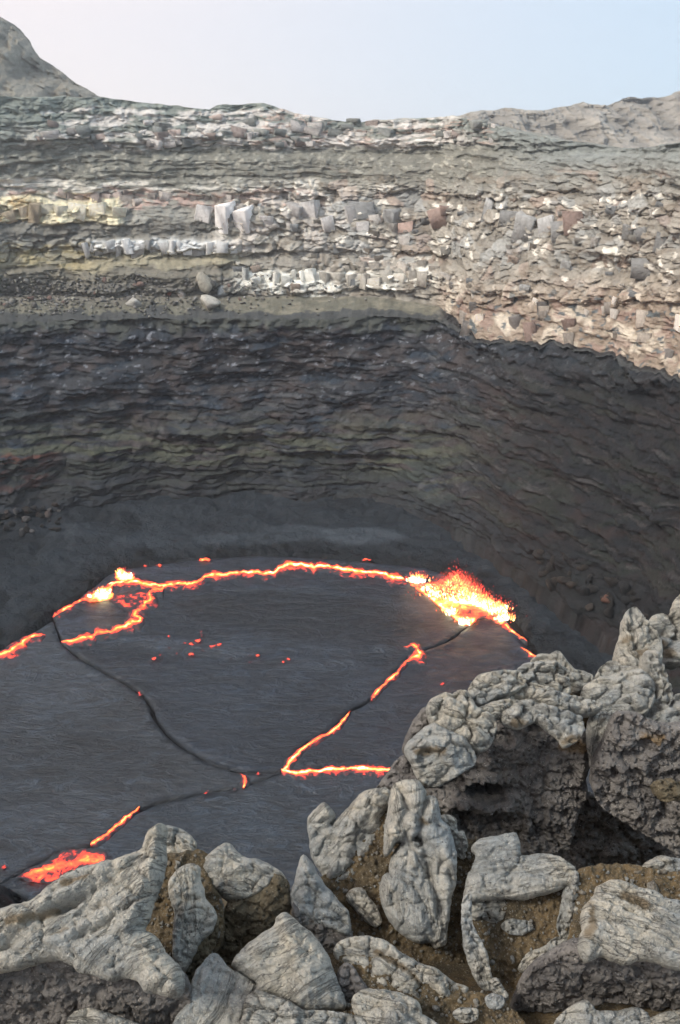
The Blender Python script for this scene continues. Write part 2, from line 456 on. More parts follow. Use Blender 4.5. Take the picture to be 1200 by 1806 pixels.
def wall_grid(tt, uu, nlow, nled, nup, ntop, detail):
    K = cr_eval(tt)                              # (nc,4,3)
    base, lf, lb, rim = (K[:, k] for k in range(4))
    if detail:
        X, _ = proj(rim); Yr = np.interp(X, RIMX, RIMY) + 2.0 * perlin(uu / 3.0, 5.5) + 2.5 * perlin(uu / 9.0, 2.5)
        rim = rim.copy(); rim[:, 2] = on_y(X, Yr, rim[:, 1])[:, 2]
    cen = np.array([-12, 66, 0.]); out = rim - cen; out[:, 2] = 0
    out /= np.linalg.norm(out, axis=1)[:, None]
    rows, zone, frac = [], [], []
    bot = base.copy(); bot[:, 2] -= 4; bot[:, :2] -= out[:, :2] * 1.5
    rows.append(bot); zone.append(0); frac.append(0)
    for k in range(nlow):
        f = k / (nlow - 1); g = f + .06 * math.sin(f * 9) * (1 - f)
        p = base + (lf - base) * f; sag = math.sin(math.pi * f) * 1.2
        p = p - out * 0 ; p[:, 2] -= sag
        rows.append(p); zone.append(0); frac.append(f)
    for k in range(1, nled):
        f = k / nled; rows.append(lf + (lb - lf) * f); zone.append(1); frac.append(f)
    for k in range(nup):
        f = k / (nup - 1)
        p = lb + (rim - lb) * f
        rows.append(p); zone.append(2); frac.append(f)
    for k in range(1, ntop + 1):
        d = 10.0 * (k / ntop) ** 1.5
        p = rim + out * d; p[:, 2] -= .06 * d
        rows.append(p); zone.append(3); frac.append(k / ntop)
    G = np.array(rows); return G, np.array(zone), np.array(frac), out

def cliff_relief(U, G, zone, frac, X, Y):
    """inward displacement in metres and rock colour for every wall vertex"""
    Z = G[..., 2]
    Zn = Z[:, :]                                             # height
    zw = Zn + 1.3 * fbm(U / 22, Zn / 14, 1.7, 3) + .35 * perlin(U / 4.5, Zn / 4, 8.2)
    zo = zone[:, None] * np.ones_like(Zn)
    upper = (zo >= 2).astype(np.float32); lower = (zo == 0).astype(np.float32); ledge = (zo == 1).astype(np.float32)
    # --- shared noises
    bedA = fbm(U / 34, zw / 1.5, 4.1, 3); bedB = fbm(U / 12, zw / .55, 9.3, 3)
    lump = fbm(U / 9, Zn / 6, 2.2, 4); fine = fbm(U / 1.5, Zn / .9, 6.6, 4, .6)
    wx = U + .9 * perlin(U / 2.5, Zn / 2.5, 3.3); wz = zw + .5 * perlin(U / 2.1, Zn / 1.7, 7.7)
    f1, f2, c1 = worley(wx / 1.9, wz / 1.25, 1); e1 = f2 - f1
    g1, g2, c2 = worley(wx / .8, wz / .55, 2); e2 = g2 - g1
    r1, r2 = cellrand(c1) - .5, cellrand(c2) - .5
    Yw = Y + 16 * fbm(X / 110, Y / 70, 1.1, 3) + 9 * fbm(X / 24, Y / 18, 4.4, 3)
    def band(cy, hw, soft=6):
        cy = np.interp(X, *cy) if isinstance(cy, tuple) else cy
        return sstep(hw + soft, hw - soft * .3, np.abs(Yw - cy))
    def xr(a, b, s=40): return sstep(a - s, a + s, X) * sstep(b + s, b - s, X)
    patch = lambda sx, sy, k, lo, hi: sstep(lo, hi, fbm(X / sx, Y / sy, k, 3, .62))
    # --- upper cliff: zones
    blocky = upper * np.clip(xr(370, 2000, 60) * band(430, 105, 20) + band(372, 26) * xr(-900, 230) + band(438, 20) + band(490, 26) * xr(380, 2000) + .55 * band(222, 40), 0, 1)
    rubble = upper * np.clip(band(300, 32, 14) * xr(-900, 900, 80) + .8 * band(408, 14) * xr(-900, 380), 0, 1) * (1 - .6 * blocky)
    # --- displacement
    d = upper * (.7 * bedA + .25 * bedB + 1.7 * lump + blocky * (.8 * r1 + .4 * r2 - .35 * sstep(.16, .0, e1) - .16 * sstep(.14, 0, e2))
                 + (1 - blocky) * (.3 * r2 + .2 * r1 - .12 * sstep(.12, 0, e2)) + .35 * fine)
    d += upper * blocky * xr(380, 2000, 80) * .45 * fbm(U / .9, Zn / 3.5, 2.8, 3)
    d += upper * .8 * (band(372, 17) * xr(-900, 216, 12) + .9 * band(436, 12) * xr(150, 440, 20) + .8 * band(222, 24) + .8 * band((np.array([400., 760., 1200.]), np.array([498., 495., 520.])), 14))
    d -= upper * .7 * (band(350, 6) * xr(100, 900, 60) + band(268, 7) + band(455, 7) * xr(100, 800))
    saw = np.mod(zw / 1.55 + .25 * perlin(U / 14, zw / 3, 5.0), 1.0); saw2 = np.mod(zw / .62 + .3 * perlin(U / 7, zw / 2, 6.0), 1.0)
    dp_ = fbm((X * .87 + Y * .48) / 120, (Y * .87 - X * .48) / 14, 3.4, 4) * sstep(760, 900, X)
    d += lower * (.5 * dp_ + 2.6 * lump + 1.2 * fbm(U / 5, Zn / 2.2, 5.2, 4) + .9 * bedA + .35 * bedB + .3 * (saw - .5) * (.1 + .8 * sstep(-.3, .4, fbm(U / 8, zw / 3, 3.9, 2))) + .10 * (saw2 - .5) + .45 * fine + .28 * r2 * sstep(0, .35, lump) - .25 * sstep(.1, 0, e1))
    d += ledge * (1 - xr(-900, 775, 20)) * (2.0 * lump + .9 * fine + .9 * r1)
    d += ledge * (.3 * fine + (1 - frac[:, None]) ** 2 * (2.0 * fbm(U / 4, Zn * 0 - 8.2, 8.8, 4, .6) + .4))
    # the dark lip of the ledge overhangs unevenly
    d += lower * sstep(.80, 1.0, frac[:, None]) * (2.0 * fbm(U / 4, Zn / 3, 8.8, 4, .6) + .4)
    # --- colours (sRGB estimates of the rock itself, scaled to albedo later)
    def C(*rgb): return s2l(rgb).astype(np.float32)
    colr = np.zeros(Z.shape + (3,), np.float32)
    def paint(mask, rgb):
        nonlocal colr
        m = np.clip(mask, 0, 1)[..., None]; colr = colr * (1 - m) + C(*rgb) * m
    left = xr(-900, 420, 160); right = 1 - left
    paint(np.ones_like(Z), (134, 133, 126))
    paint(upper * right * .8, (140, 135, 126))
    paint(upper * sstep(290, 200, Y), (118, 124, 118))
    paint(upper * right * sstep(650, 1000, X) * sstep(380, 260, Y) * .8, (112, 119, 118))
    paint(upper * band(228, 34) * patch(60, 13, .5, -.12, .12) * xr(60, 820, 50) * .8, (192, 187, 181))
    paint(upper * band(222, 34) * patch(34, 10, 5.5, .08, .22) * xr(430, 880, 40) * .6, (166, 142, 130))
    paint(upper * rubble * .8, (108, 108, 100))
    paint(upper * rubble * patch(14, 9, 3.5, .15, .3), (150, 148, 138))
    paint(upper * band(330, 10) * patch(70, 9, 2.5, -.1, .1) * xr(-900, 700), (190, 186, 176))
    paint(upper * band(352, 14) * xr(-900, 560) * patch(30, 12, 7.5, -.1, .15), (166, 146, 136))
    paint(upper * band(372, 20) * xr(-900, 214, 10) * .95, (200, 192, 164))
    paint(upper * band(372, 20) * xr(-900, 60, 25) * patch(25, 18, 1.5, -.1, .2), (178, 158, 122))
    paint(upper * band(408, 14) * xr(-900, 400) * .8, (110, 108, 102))
    paint(upper * band(438, 13) * xr(150, 440, 20) * patch(30, 20, 4.5, -.25, -.05), (196, 198, 196))
    paint(upper * band(467, 22) * xr(-900, 430) * .85, (138, 132, 112))
    paint(upper * band(462, 30) * xr(-900, 160) * patch(40, 14, 6.1, -.15, .15) * .9, (150, 140, 110))
    paint(upper * band(500, 26) * xr(-900, 420) * .8, (100, 98, 92))
    paint(upper * band((np.array([400., 560., 780.]), np.array([498., 500., 490.])), 18) * xr(420, 775, 20) * patch(40, 14, 8.5, -.22, -.02), (200, 200, 192))
    paint(upper * band(395, 45, 20) * xr(380, 640, 40) * sstep(.45, .6, cellrand(c1, 3)) * .8, (176, 170, 162))
    paint(upper * band(400, 60, 20) * xr(560, 1250, 60) * sstep(.6, .72, cellrand(c1, 4)) * .7, (146, 148, 146))
    paint(upper * band(400, 90, 20) * xr(560, 1250, 60) * sstep(.86, .92, cellrand(c1, 5)) * .5, (150, 130, 118))
    paint(upper * band(440, 100, 20) * xr(380, 1250, 60) * sstep(.9, .93, cellrand(c2, 6)), (196, 192, 182))
    paint(upper * band(430, 120, 20) * right * patch(50, 22, 3.9, .05, .3) * .7, (116, 108, 97))
    low = sstep(470, 540, Y) * xr(775, 2000, 18)
    paint(upper * low * .8, (138, 124, 110))
    paint(upper * low * patch(46, 52, 2.9, .0, .18) * .8, (188, 180, 166))
    paint(upper * low * patch(40, 30, 7.9, .1, .25) * .55, (136, 114, 106))
    paint(upper * low * patch(18, 14, 9.9, .18, .3), (92, 98, 100))
    # lower cliff
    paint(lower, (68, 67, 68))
    paint(lower * patch(80, 22, 1.9, -.02, .2), (58, 66, 74))
    paint(lower * patch(150, 60, 8.1, .02, .2) * .7, (46, 50, 56)); paint(lower * patch(120, 50, 3.8, .08, .25) * .6, (86, 76, 70))
    paint(lower * patch(34, 9, 2.7, .08, .24) * .8, (48, 49, 52))
    paint(lower * patch(28, 8, 6.7, .14, .28) * .7, (98, 96, 94))
    paint(lower * patch(70, 22, 5.9, .06, .26) * .7, (80, 69, 65))
    paint(lower * sstep(700, 800, Y) * sstep(900, 840, Y) * xr(-900, 900, 80) * patch(120, 10, 6.9, -.12, .16), (92, 92, 76))
    paint(lower * sstep(620, 560, Y) * patch(60, 14, 4.9, -.1, .2), (60, 66, 72))
    paint(lower * xr(-900, 95, 30) * band(830, 26) * patch(40, 10, 2.2, -.1, .1), (128, 82, 66))
    paint(lower * patch(16, 8, 3.1, .26, .36) * sstep(760, 620, Y), (142, 142, 144))
    paint(lower * xr(820, 2000, 90) * sstep(620, 760, Y) * .7, (66, 63, 63))
    paint(lower * xr(820, 2000, 90) * patch(40, 26, 5.1, .1, .3) * sstep(600, 720, Y) * .7, (84, 68, 64))
    paint(lower * xr(640, 1250, 90) * patch(90, 16, 9.1, .05, .25) * sstep(720, 840, Y), (68, 72, 66))
    paint(lower * xr(860, 2000, 60) * sstep(720, 610, Y) * .6, (58, 64, 68))
    dipx, dipy = X * .87 + Y * .48, Y * .87 - X * .48
    dp = lambda sx, sy, k, lo, hi: sstep(lo, hi, fbm(dipx / sx, dipy / sy, k, 4, .6))
    rw = lower * xr(800, 2000, 90) * sstep(600, 700, Y)
    paint(rw * dp(150, 26, 1.2, .0, .25) * .7, (50, 53, 57)); paint(rw * dp(130, 22, 4.2, .05, .3) * .6, (80, 66, 61)); paint(rw * dp(110, 20, 7.2, .05, .28) * .6, (76, 78, 68)); paint(rw * dp(60, 9, 8.8, .2, .32) * .8, (110, 104, 100))
    paint(lower * band((np.array([600., 820., 960., 1100., 1200.]), np.array([860., 935., 1010., 1075., 1110.])), 40, 25) * .7, (52, 54, 56))
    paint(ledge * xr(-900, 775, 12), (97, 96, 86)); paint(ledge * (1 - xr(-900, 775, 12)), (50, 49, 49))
    paint(ledge * patch(30, 8, 4.2, .0, .2) * xr(-900, 775, 12), (112, 109, 97))
    lipn = fbm(U / 2.6, Zn * 0 + frac[:, None] * 2, 5.7, 4, .6)
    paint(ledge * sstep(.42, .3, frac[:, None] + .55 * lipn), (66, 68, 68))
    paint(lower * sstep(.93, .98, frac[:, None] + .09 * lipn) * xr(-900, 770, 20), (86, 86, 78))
    paint(ledge * sstep(.45, .75, frac[:, None] + .3 * lipn) * xr(-900, 400, 60) * .8, (106, 103, 96))
    paint(sstep(2.5, 3.5, zo + upper * 0) * .9, (140, 136, 124))
    tone = 1 + .34 * r1 * blocky + .24 * r2 * upper + .3 * r2 * lower + .18 * r1 * lower + .25 * fine
    colr *= (np.where(upper + ledge > 0, 1.66, 1.12) * (1 - .56 * lower * sstep(700, 1000, X) * sstep(560, 700, Y)))[..., None]  # lower right wall darkened in its colour to offset the sun it catches
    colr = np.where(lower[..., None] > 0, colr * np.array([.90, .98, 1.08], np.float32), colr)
    colr *= np.clip(tone, .45, 1.7)[..., None]
    return d, colr

ALB = 1.0
def build_wall(t0, t1, step, nlow, nled, nup, ntop, detail):
    tt, uu = resample(t0, t1, step)
    G, zone, frac, out = wall_grid(tt, uu, nlow, nled, nup, ntop, detail)
    X, Y = proj(G)
    U = np.broadcast_to(uu[None] + 300 * t0, G.shape[:2])
    d, c = cliff_relief(U, G, zone, frac, X, Y)
    if not detail: d = d * .25
    D = G.copy(); D[..., :2] -= (out[None, :, :2] * d[..., None])
    D[..., 2] += np.where((zone >= 3)[:, None], .5 * fbm(U / 4, G[..., 1] / 4, 2.0, 3), 0) + np.where((zone == 1)[:, None], .5 * fbm(U / 6, G[..., 1] / 3, 1.0, 3) * np.sin(np.pi * frac)[:, None] ** .5 + 1.3 * sstep(450, 250, X) * np.sin(np.pi * frac)[:, None] * (frac[:, None] > .3) * (frac[:, None] - .3), 0)
    lw = np.where((zone == 0)[:, None], sstep(.85, 1, frac)[:, None], 0) + (zone == 1)[:, None] + np.where((zone == 2)[:, None], sstep(.12, 0, frac)[:, None], 0)
    D[..., 2] += lw * (.5 + .7 * sstep(760, 830, X)) * fbm(U / 3.2, 0 * U + 3.3, 1.0, 4, .62)
    # droop of blocks: small vertical shift keeps undersides in view
    D[..., 2] += np.where((zone == 2)[:, None], -.12 * d, 0) + np.where((zone == 0)[:, None], -.08 * d, 0)
    return G, D, zone, out, c * ALB, X, Y, tt

G, WD, WZ, WOUT, WC, WX, WY, WT = build_wall(.7, 10.5, .195, 200, 26, 265, 20, True)
nr, nc = WD.shape[:2]
def rows_obj(name, r0, r1, mat):
    V = WD[r0:r1].reshape(-1, 3); c = WC[r0:r1].reshape(-1, 3)
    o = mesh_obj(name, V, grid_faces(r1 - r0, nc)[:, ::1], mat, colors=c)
    return tag(o, kind='structure')
iz = [int(np.argmax(WZ == k)) for k in range(4)]
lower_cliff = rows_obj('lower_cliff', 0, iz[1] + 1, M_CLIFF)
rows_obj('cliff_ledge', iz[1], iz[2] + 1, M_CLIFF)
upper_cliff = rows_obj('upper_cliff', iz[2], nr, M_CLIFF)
# the near side of the pit, below the viewpoint
t2, u2 = resample(10.5, .7 + NS, 1.2)
_, ND, NZ, NOUT, NC_, _, _, _ = build_wall(10.5, .7 + NS, 1.2, 26, 4, 26, 3, False)
NC_ = np.broadcast_to(s2l((78, 74, 70)).astype(np.float32), NC_.shape) * (.8 + .4 * (fbm(ND[..., 0] / 5, ND[..., 1] / 5, ND[..., 2] / 3)[..., None]))
tag(mesh_obj('near_cliff', ND.reshape(-1, 3), grid_faces(*ND.shape[:2]), M_CLIFF, colors=NC_.reshape(-1, 3)), kind='structure')

# ------------------------------------------------------------------ plateau outside the pit, far hills
tt = np.linspace(0, NS, 260, endpoint=False); K = cr_eval(tt); rim = K[:, 3]
X, Y = proj(rim); vis = (tt > .7) & (tt < 10.5)
cen = np.array([-12, 66, 0.]); out = rim - cen; out[:, 2] = 0; out /= np.linalg.norm(out, axis=1)[:, None]
rim = rim.copy(); rim[vis, 2] = on_y(X[vis], np.interp(X[vis], RIMX, RIMY), rim[vis, 1])[:, 2]
rings = []
for dist, dz in ((8.5, -.9), (20, -1.2), (45, -3), (110, -7), (260, -12), (420, -14), (600, -16)):
    p = rim + out * dist
    w = min(1, dist / 260); p[:, 2] = rim[:, 2] * (1 - w) + dz + (1.0 * fbm(p[:, 0] / 30, p[:, 1] / 30, 0., 3) if dist < 800 else 0)
    rings.append(p)
R = np.array(rings)
cc = np.broadcast_to(s2l((150, 142, 126)), R.shape)
tag(mesh_obj('plateau', R.reshape(-1, 3), grid_faces(R.shape[0], R.shape[1], True), M_PLATEAU, colors=cc.reshape(-1, 3)), kind='structure')

def ridge(name, prof, y0, depth, rgb, label_scale, rough, zbase, back=60):
    """a hill with a traced skyline: prof = [(pixel x, pixel y)], foot at y0-depth"""
    xs = np.arange(prof[0][0], prof[-1][0], label_scale)
    ys = np.interp(xs, [p[0] for p in prof], [p[1] for p in prof])
    crest = on_y(xs, ys, y0)
    crest[:, 2] += rough * .5 * fbm(crest[:, 0] / (rough * 4), .3, 1.0, 5, .6)
    n = 120; rows = []
    for k in range(n):
        f = k / (n - 1)
        if f < .8:
            g = f / .8
            p = crest.copy(); p[:, 1] = y0 - depth * (1 - g); p[:, 2] = zbase + (crest[:, 2] - zbase) * g ** (.8)
        else:
            g = (f - .8) / .2
            p = crest.copy(); p[:, 1] = y0 + back * g; p[:, 2] = crest[:, 2] + (zbase - crest[:, 2]) * g
        rows.append(p)
    H = np.array(rows); f = np.linspace(0, 1, n)[:, None]
    amp = np.clip(np.minimum(f / .1, (1.0 - f) / .2), 0, 1)
    disp = fbm(H[..., 0] / (rough * 5), H[..., 2] / (rough * 4), H[..., 1] / (rough * 6), 6, .58)
    gul = -np.abs(fbm(H[..., 0] / (rough * 3) + H[..., 2] / (rough * 9), H[..., 2] / (rough * 8), 3.3, 4, .55))
    H[..., 1] -= (disp * rough * 4.0 + gul * rough * 4.5) * amp * (f < .8)
    H[..., 2] += np.where(f < .8, disp * rough * .35, 0) * amp * (f < .74)
    tone = 1 + .7 * fbm(H[..., 0] / (rough * 2.4), H[..., 2] / (rough * 1.5), 7.0, 6, .65) + .4 * disp + .8 * gul + .15
    c = s2l(rgb)[None, None] * tone[..., None]
    return tag(mesh_obj(name, H.reshape(-1, 3), grid_faces(n, len(xs)), M_HILL, colors=c.reshape(-1, 3)), kind='structure')
ridge('tuff_hill', [(-700, 60), (-420, -60), (-260, -80), (-120, -30), (-40, 8), (0, 28), (20, 40), (45, 66), (66, 92), (90, 115), (130, 142), (160, 158), (182, 172), (230, 205), (330, 236)],
      262, 70, (160, 156, 144), 2.0, 3.0, -6)
ridge('caldera_wall', [(640, 250), (780, 216), (806, 204), (830, 196), (880, 195), (905, 190), (960, 194), (1010, 186), (1030, 181), (1075, 184), (1105, 173), (1130, 170), (1165, 172), (1200, 164), (1300, 140), (1500, 120), (1900, 150)],
      430, 60, (180, 174, 163), 2.0, 4.0, -14, 120)

# ------------------------------------------------------------------ crater floor and lava lake
ZL = -50.0
LK = lambda pts, z=ZL: on_z([p[0] for p in pts], [p[1] for p in pts], z)
margin_px = [(-400, 1480), (-230, 1320), (-100, 1215), (0, 1150), (50, 1118), (95, 1088), (140, 1056), (190, 1012), (240, 998), (350, 985), (450, 978), (560, 982), (700, 993), (770, 1004), (850, 1042), (905, 1085), (960, 1150), (1010, 1220), (1090, 1330), (1130, 1450), (1100, 1600), (900, 1800), (500, 1830), (140, 1700), (60, 1596), (0, 1572), (-120, 1590)]
margin = LK(margin_px)[:, :2]
msm = smooth_loop(margin, .8)
gx = np.arange(-92, 40, .36); gy = np.arange(8, 122, .36)
GX, GY = np.meshgrid(gx, gy)
Pq = np.stack([GX.ravel(), GY.ravel()], 1)
md = seg_dist(Pq, margin, np.roll(margin, -1, 0)); ins = inside(Pq, margin)
sd = np.where(ins, -md, md) + 1.1 * fbm(Pq[:, 0] / 5, Pq[:, 1] / 5, 0., 3)
z = np.where(sd < 0, ZL - .9, ZL + .12 + .45 * sstep(0, 3.5, sd) + 1.8 * sstep(3, 18, sd))
n1 = fbm(Pq[:, 0] / 9, Pq[:, 1] / 6, 2.0, 4); n2 = fbm(Pq[:, 0] / 1.6, Pq[:, 1] / 1.4, 3.0, 4, .6)
f1, f2, cid = worley(Pq[:, 0] / 9 + .3 * n1, Pq[:, 1] / 6 + .3 * n1, 9)
lobes = sstep(0, .35, f2 - f1)
z += np.where(sd > 0, .8 * n1 + .35 * n2 * sstep(3.5, .5, sd) + .4 * n2 + .5 * np.abs(fbm(Pq[:, 0] / 3.5, Pq[:, 1] / 2.2, 12., 4, .6)) + .3 * (lobes - .5) * sstep(1, 5, sd) + .35 * (cellrand(cid) - .5) + .12 * fbm(Pq[:, 0] / .8, Pq[:, 1] / .8, 6., 3), 0)
near_l = sstep(66, 48, Pq[:, 1]) * sstep(0, 2, sd)
z += near_l * 1.6
cfl = np.ones((len(Pq), 3)) * s2l((42, 49, 56))
cfl *= (1 + .5 * n1 + .5 * (cellrand(cid, 2) - .5) + .25 * n2)[:, None]
cfl *= (1 - .45 * sstep(3, 0, np.abs(sd - .6)))[:, None]
fX, fY = proj(np.stack([Pq[:, 0], Pq[:, 1], z], 1))
for (cx, cy, rx, ry, s) in ((640, 945, 80, 16, .6), (520, 940, 70, 14, .4), (420, 952, 90, 12, .4), (250, 955, 60, 12, .25), (130, 935, 90, 12, .2)):
    e = ((fX - cx) / rx) ** 2 + ((fY - cy) / ry) ** 2 + .5 * n1
    m = (s * sstep(1.2, .5, e) * sstep(0, 3, sd))[:, None]; cfl = cfl * (1 - m) + s2l((84, 94, 104)) * (1 + .4 * n2)[:, None] * m
    z = z + .3 * m[:, 0]
rag = fbm(Pq[:, 0] / 2.2, Pq[:, 1] / 2.2, 9., 4, .6)
cfl *= (1 - .75 * sstep(.05, .35, rag) * sstep(6, 1, np.abs(sd - 1)))[:, None]
z += .5 * np.abs(rag) * sstep(5, 1, np.abs(sd - 1)) * (sd > 0)
cfl = np.where((near_l > .4)[:, None], cfl * .55, cfl)
z_floor = z.copy()
floor = tag(mesh_obj('crater_floor', np.stack([Pq[:, 0], Pq[:, 1], z], 1), grid_faces(len(gy), len(gx)), M_FLOOR, colors=cfl), kind='structure')

alpha = [(845, 1092), (800, 1125), (770, 1140), (740, 1150), (715, 1170), (690, 1195), (655, 1235), (618, 1255), (590, 1285), (545, 1310), (515, 1340), (500, 1362)]
beta = [(500, 1362), (430, 1388), (350, 1400), (270, 1420), (225, 1443), (195, 1475), (160, 1492), (90, 1512), (30, 1545), (-20, 1565), (-120, 1590)]
gamma = [(500, 1362), (560, 1360), (630, 1355), (690, 1356), (760, 1350), (850, 1340), (960, 1330), (1090, 1330)]
delta = [(110, 1135), (140, 1160), (170, 1178), (240, 1218), (268, 1248), (272, 1265), (300, 1300), (350, 1335), (420, 1362), (500, 1362)]
eps = [(110, 1135), (150, 1125), (200, 1110), (245, 1093), (265, 1060), (290, 1035), (330, 1030), (370, 1015), (420, 1010), (480, 1008), (510, 998), (540, 996), (590, 1000), (650, 1008), (720, 1020), (790, 1080), (825, 1105), (845, 1092)]
plates = [
    ('large dark plate between the curved back rim glow and the forked cracks', eps + alpha[1:] + delta[::-1][1:-1], (66, 72, 80)),
    ('broad brownish grey plate filling the lower left of the lake', delta + beta[1:] + [(-400, 1480), (-230, 1320), (-100, 1215), (0, 1155), (50, 1122), (95, 1095)], (76, 79, 83)),
    ('smooth slate plate nearest the foreground rocks', beta[::-1][:-1] + gamma + [(1130, 1450), (1100, 1600), (900, 1800), (500, 1830), (140, 1700), (60, 1596), (0, 1572)], (68, 74, 80)),
    ('wedge of crust between the forked crack and the fountain', alpha + gamma[1:] + [(1010, 1220), (950, 1160), (890, 1100)], (66, 71, 79)),
    ('narrow outer plate behind the curved back rim glow', [(110, 1132)] + [(95, 1090), (140, 1058), (190, 1015), (240, 1001), (350, 988), (450, 981), (560, 985), (700, 996), (770, 1007), (850, 1045), (890, 1085), (870, 1095), (845, 1092)] + eps[::-1][1:-1], (74, 77, 86)),
]
lake_root = mesh_obj('lava_lake', np.concatenate([np.c_[msm, np.full(len(msm), ZL - .55)]]), [list(range(len(msm)))], M_FLOOR,
                     colors=np.ones((len(msm), 3)) * s2l((24, 22, 24)), smooth=False)
tag(lake_root, kind='structure')
def triangulate(loop, pts):
    n = len(loop)
    vv = [Vector(p) for p in loop] + [Vector(p) for p in pts]
    ed = [(i, (i + 1) % n) for i in range(n)]
    v, e, f, ov, _, _ = delaunay_2d_cdt(vv, ed, [list(range(n))], 1, 1e-7)
    v = np.array([tuple(q) for q in v]); f = np.array([q for q in f if len(q) == 3])
    a, b, c = v[f[:, 0]], v[f[:, 1]], v[f[:, 2]]
    flip = np.cross(b - a, c - a) < 0
    f[flip] = f[flip][:, ::-1]
    bd = np.zeros(len(v), bool)
    e2 = np.sort(np.concatenate([f[:, [0, 1]], f[:, [1, 2]], f[:, [2, 0]]]), 1)
    key, cnt = np.unique(e2, axis=0, return_counts=True)
    bd[key[cnt == 1].ravel()] = True
    return v, f, bd
def jgrid(loop, sp, seed=0):
    lo, hi = loop.min(0), loop.max(0)
    xs = np.arange(lo[0], hi[0], sp); ys = np.arange(lo[1], hi[1], sp * .87)
    A, B = np.meshgrid(xs, ys); A[1::2] += sp / 2
    P = np.stack([A.ravel(), B.ravel()], 1)
    P += np.random.default_rng(seed).uniform(-.22, .22, P.shape) * sp
    P = P[inside(P, loop)]
    d = seg_dist(P, loop, np.roll(loop, -1, 0))
    k = d > sp * .55
    return P[k], d[k]
dark_raft = LK([(300, 1062), (340, 1050), (400, 1043), (470, 1040), (560, 1043), (650, 1055), (720, 1078), (765, 1095), (800, 1112), (740, 1122), (640, 1132), (540, 1130), (430, 1112), (330, 1088)])[:, :2]
pale_zone = LK([(120, 1140), (250, 1110), (400, 1118), (560, 1138), (720, 1125), (690, 1170), (560, 1185), (420, 1175), (300, 1180), (200, 1175)])[:, :2]
for pi, (lab, px, rgb) in enumerate(plates):
    W = LK(px)[:, :2]
    loop = smooth_loop(W, .45)
    nrm = np.roll(loop, -1, 0) - np.roll(loop, 1, 0); nrm = np.stack([nrm[:, 1], -nrm[:, 0]], 1)
    area = np.sum(loop[:, 0] * np.roll(loop[:, 1], -1) - loop[:, 1] * np.roll(loop[:, 0], -1))
    nrm /= np.linalg.norm(nrm, axis=1)[:, None] + 1e-9
    if area < 0: nrm = -nrm                                       # outward
    jag = .2 + .22 * fbm(loop[:, 0] / 1.5, loop[:, 1] / 1.5, pi, 4)
    loop = loop - nrm * jag[:, None]
    pts, _ = jgrid(loop, .55, pi)
    v, f, bd = triangulate(loop, pts)
    d = seg_dist(v, loop, np.roll(loop, -1, 0)); d[bd] = 0
    w1 = fbm(v[:, 0] / 9 + .2 * pi, v[:, 1] / 2.6 + .25 * v[:, 0] / 9, pi, 4); w2 = fbm(v[:, 0] / 3, v[:, 1] / 1.1, 2 + pi, 3); w3 = fbm(v[:, 0] / 14, v[:, 1] / 14, 4. + pi, 4)
    zz = ZL + .10 * w1 + .06 * w2 + .14 * np.exp(-(d / .5) ** 2) - .10 * (d < .01) + .04 * pi * .3
    base = s2l(rgb)[None] * (1 + .6 * w3 + .25 * w1 + .2 * w2)[:, None]
    if pi == 0:
        dd = seg_dist(v, dark_raft, np.roll(dark_raft, -1, 0)); di = inside(v, dark_raft)
        s = np.where(di, dd, -dd) + .9 * w1 + .8 * w2
        m = sstep(-.6, 1.2, s)[:, None]; base = base * (1 - m) + s2l((58, 61, 66)) * m * (1 + .12 * w3[:, None])
        e = np.exp(-((s + .5) / .55) ** 2) * sstep(88, 96, v[:, 1]); base = base + e[:, None] * s2l((58, 60, 64)); zz += .15 * e
        dp = seg_dist(v, pale_zone, np.roll(pale_zone, -1, 0)); pz = inside(v, pale_zone)
        m = sstep(-1, 2, np.where(pz, dp, -dp) + w2)[:, None] * sstep(-.1, .25, w1)[:, None] * (1 - sstep(-.6, 1.2, s)[:, None]); base = base * (1 - .8 * m) + s2l((92, 98, 106)) * .8 * m
        zz += .22 * m[:, 0] * np.abs(w2) * 3
    if pi == 1:
        base = base * (1 + .35 * fbm(v[:, 0] / 1.6, v[:, 1] / 1.6, 8., 3))[:, None]
    if pi == 4:
        base = base * (1 + .3 * w2)[:, None]
    base = base * np.array([.78, .90, 1.04]) * (.64 if pi in (0, 3, 4) else .80)
    V = np.c_[v, zz]
    # skirt
    bl = np.where(bd)[0]; order = {}
    e2 = np.concatenate([f[:, [0, 1]], f[:, [1, 2]], f[:, [2, 0]]])
    ks = np.sort(e2, 1); _, idx, cnt = np.unique(ks, axis=0, return_index=True, return_counts=True)
    be = e2[idx[cnt == 1]]
    new = {int(b): len(V) + i for i, b in enumerate(bl)}
    sk = V[bl].copy(); sk[:, 2] = ZL - .5
    sf = np.array([(b, a, new[int(a)]) for a, b in be] + [(b, new[int(a)], new[int(b)]) for a, b in be])
    o = mesh_obj('crust_plate', np.concatenate([V, sk]), np.concatenate([f, sf]), M_PLATE, parent=lake_root, colors=np.concatenate([base, base[bl] * .5]))
    o['label'] = lab

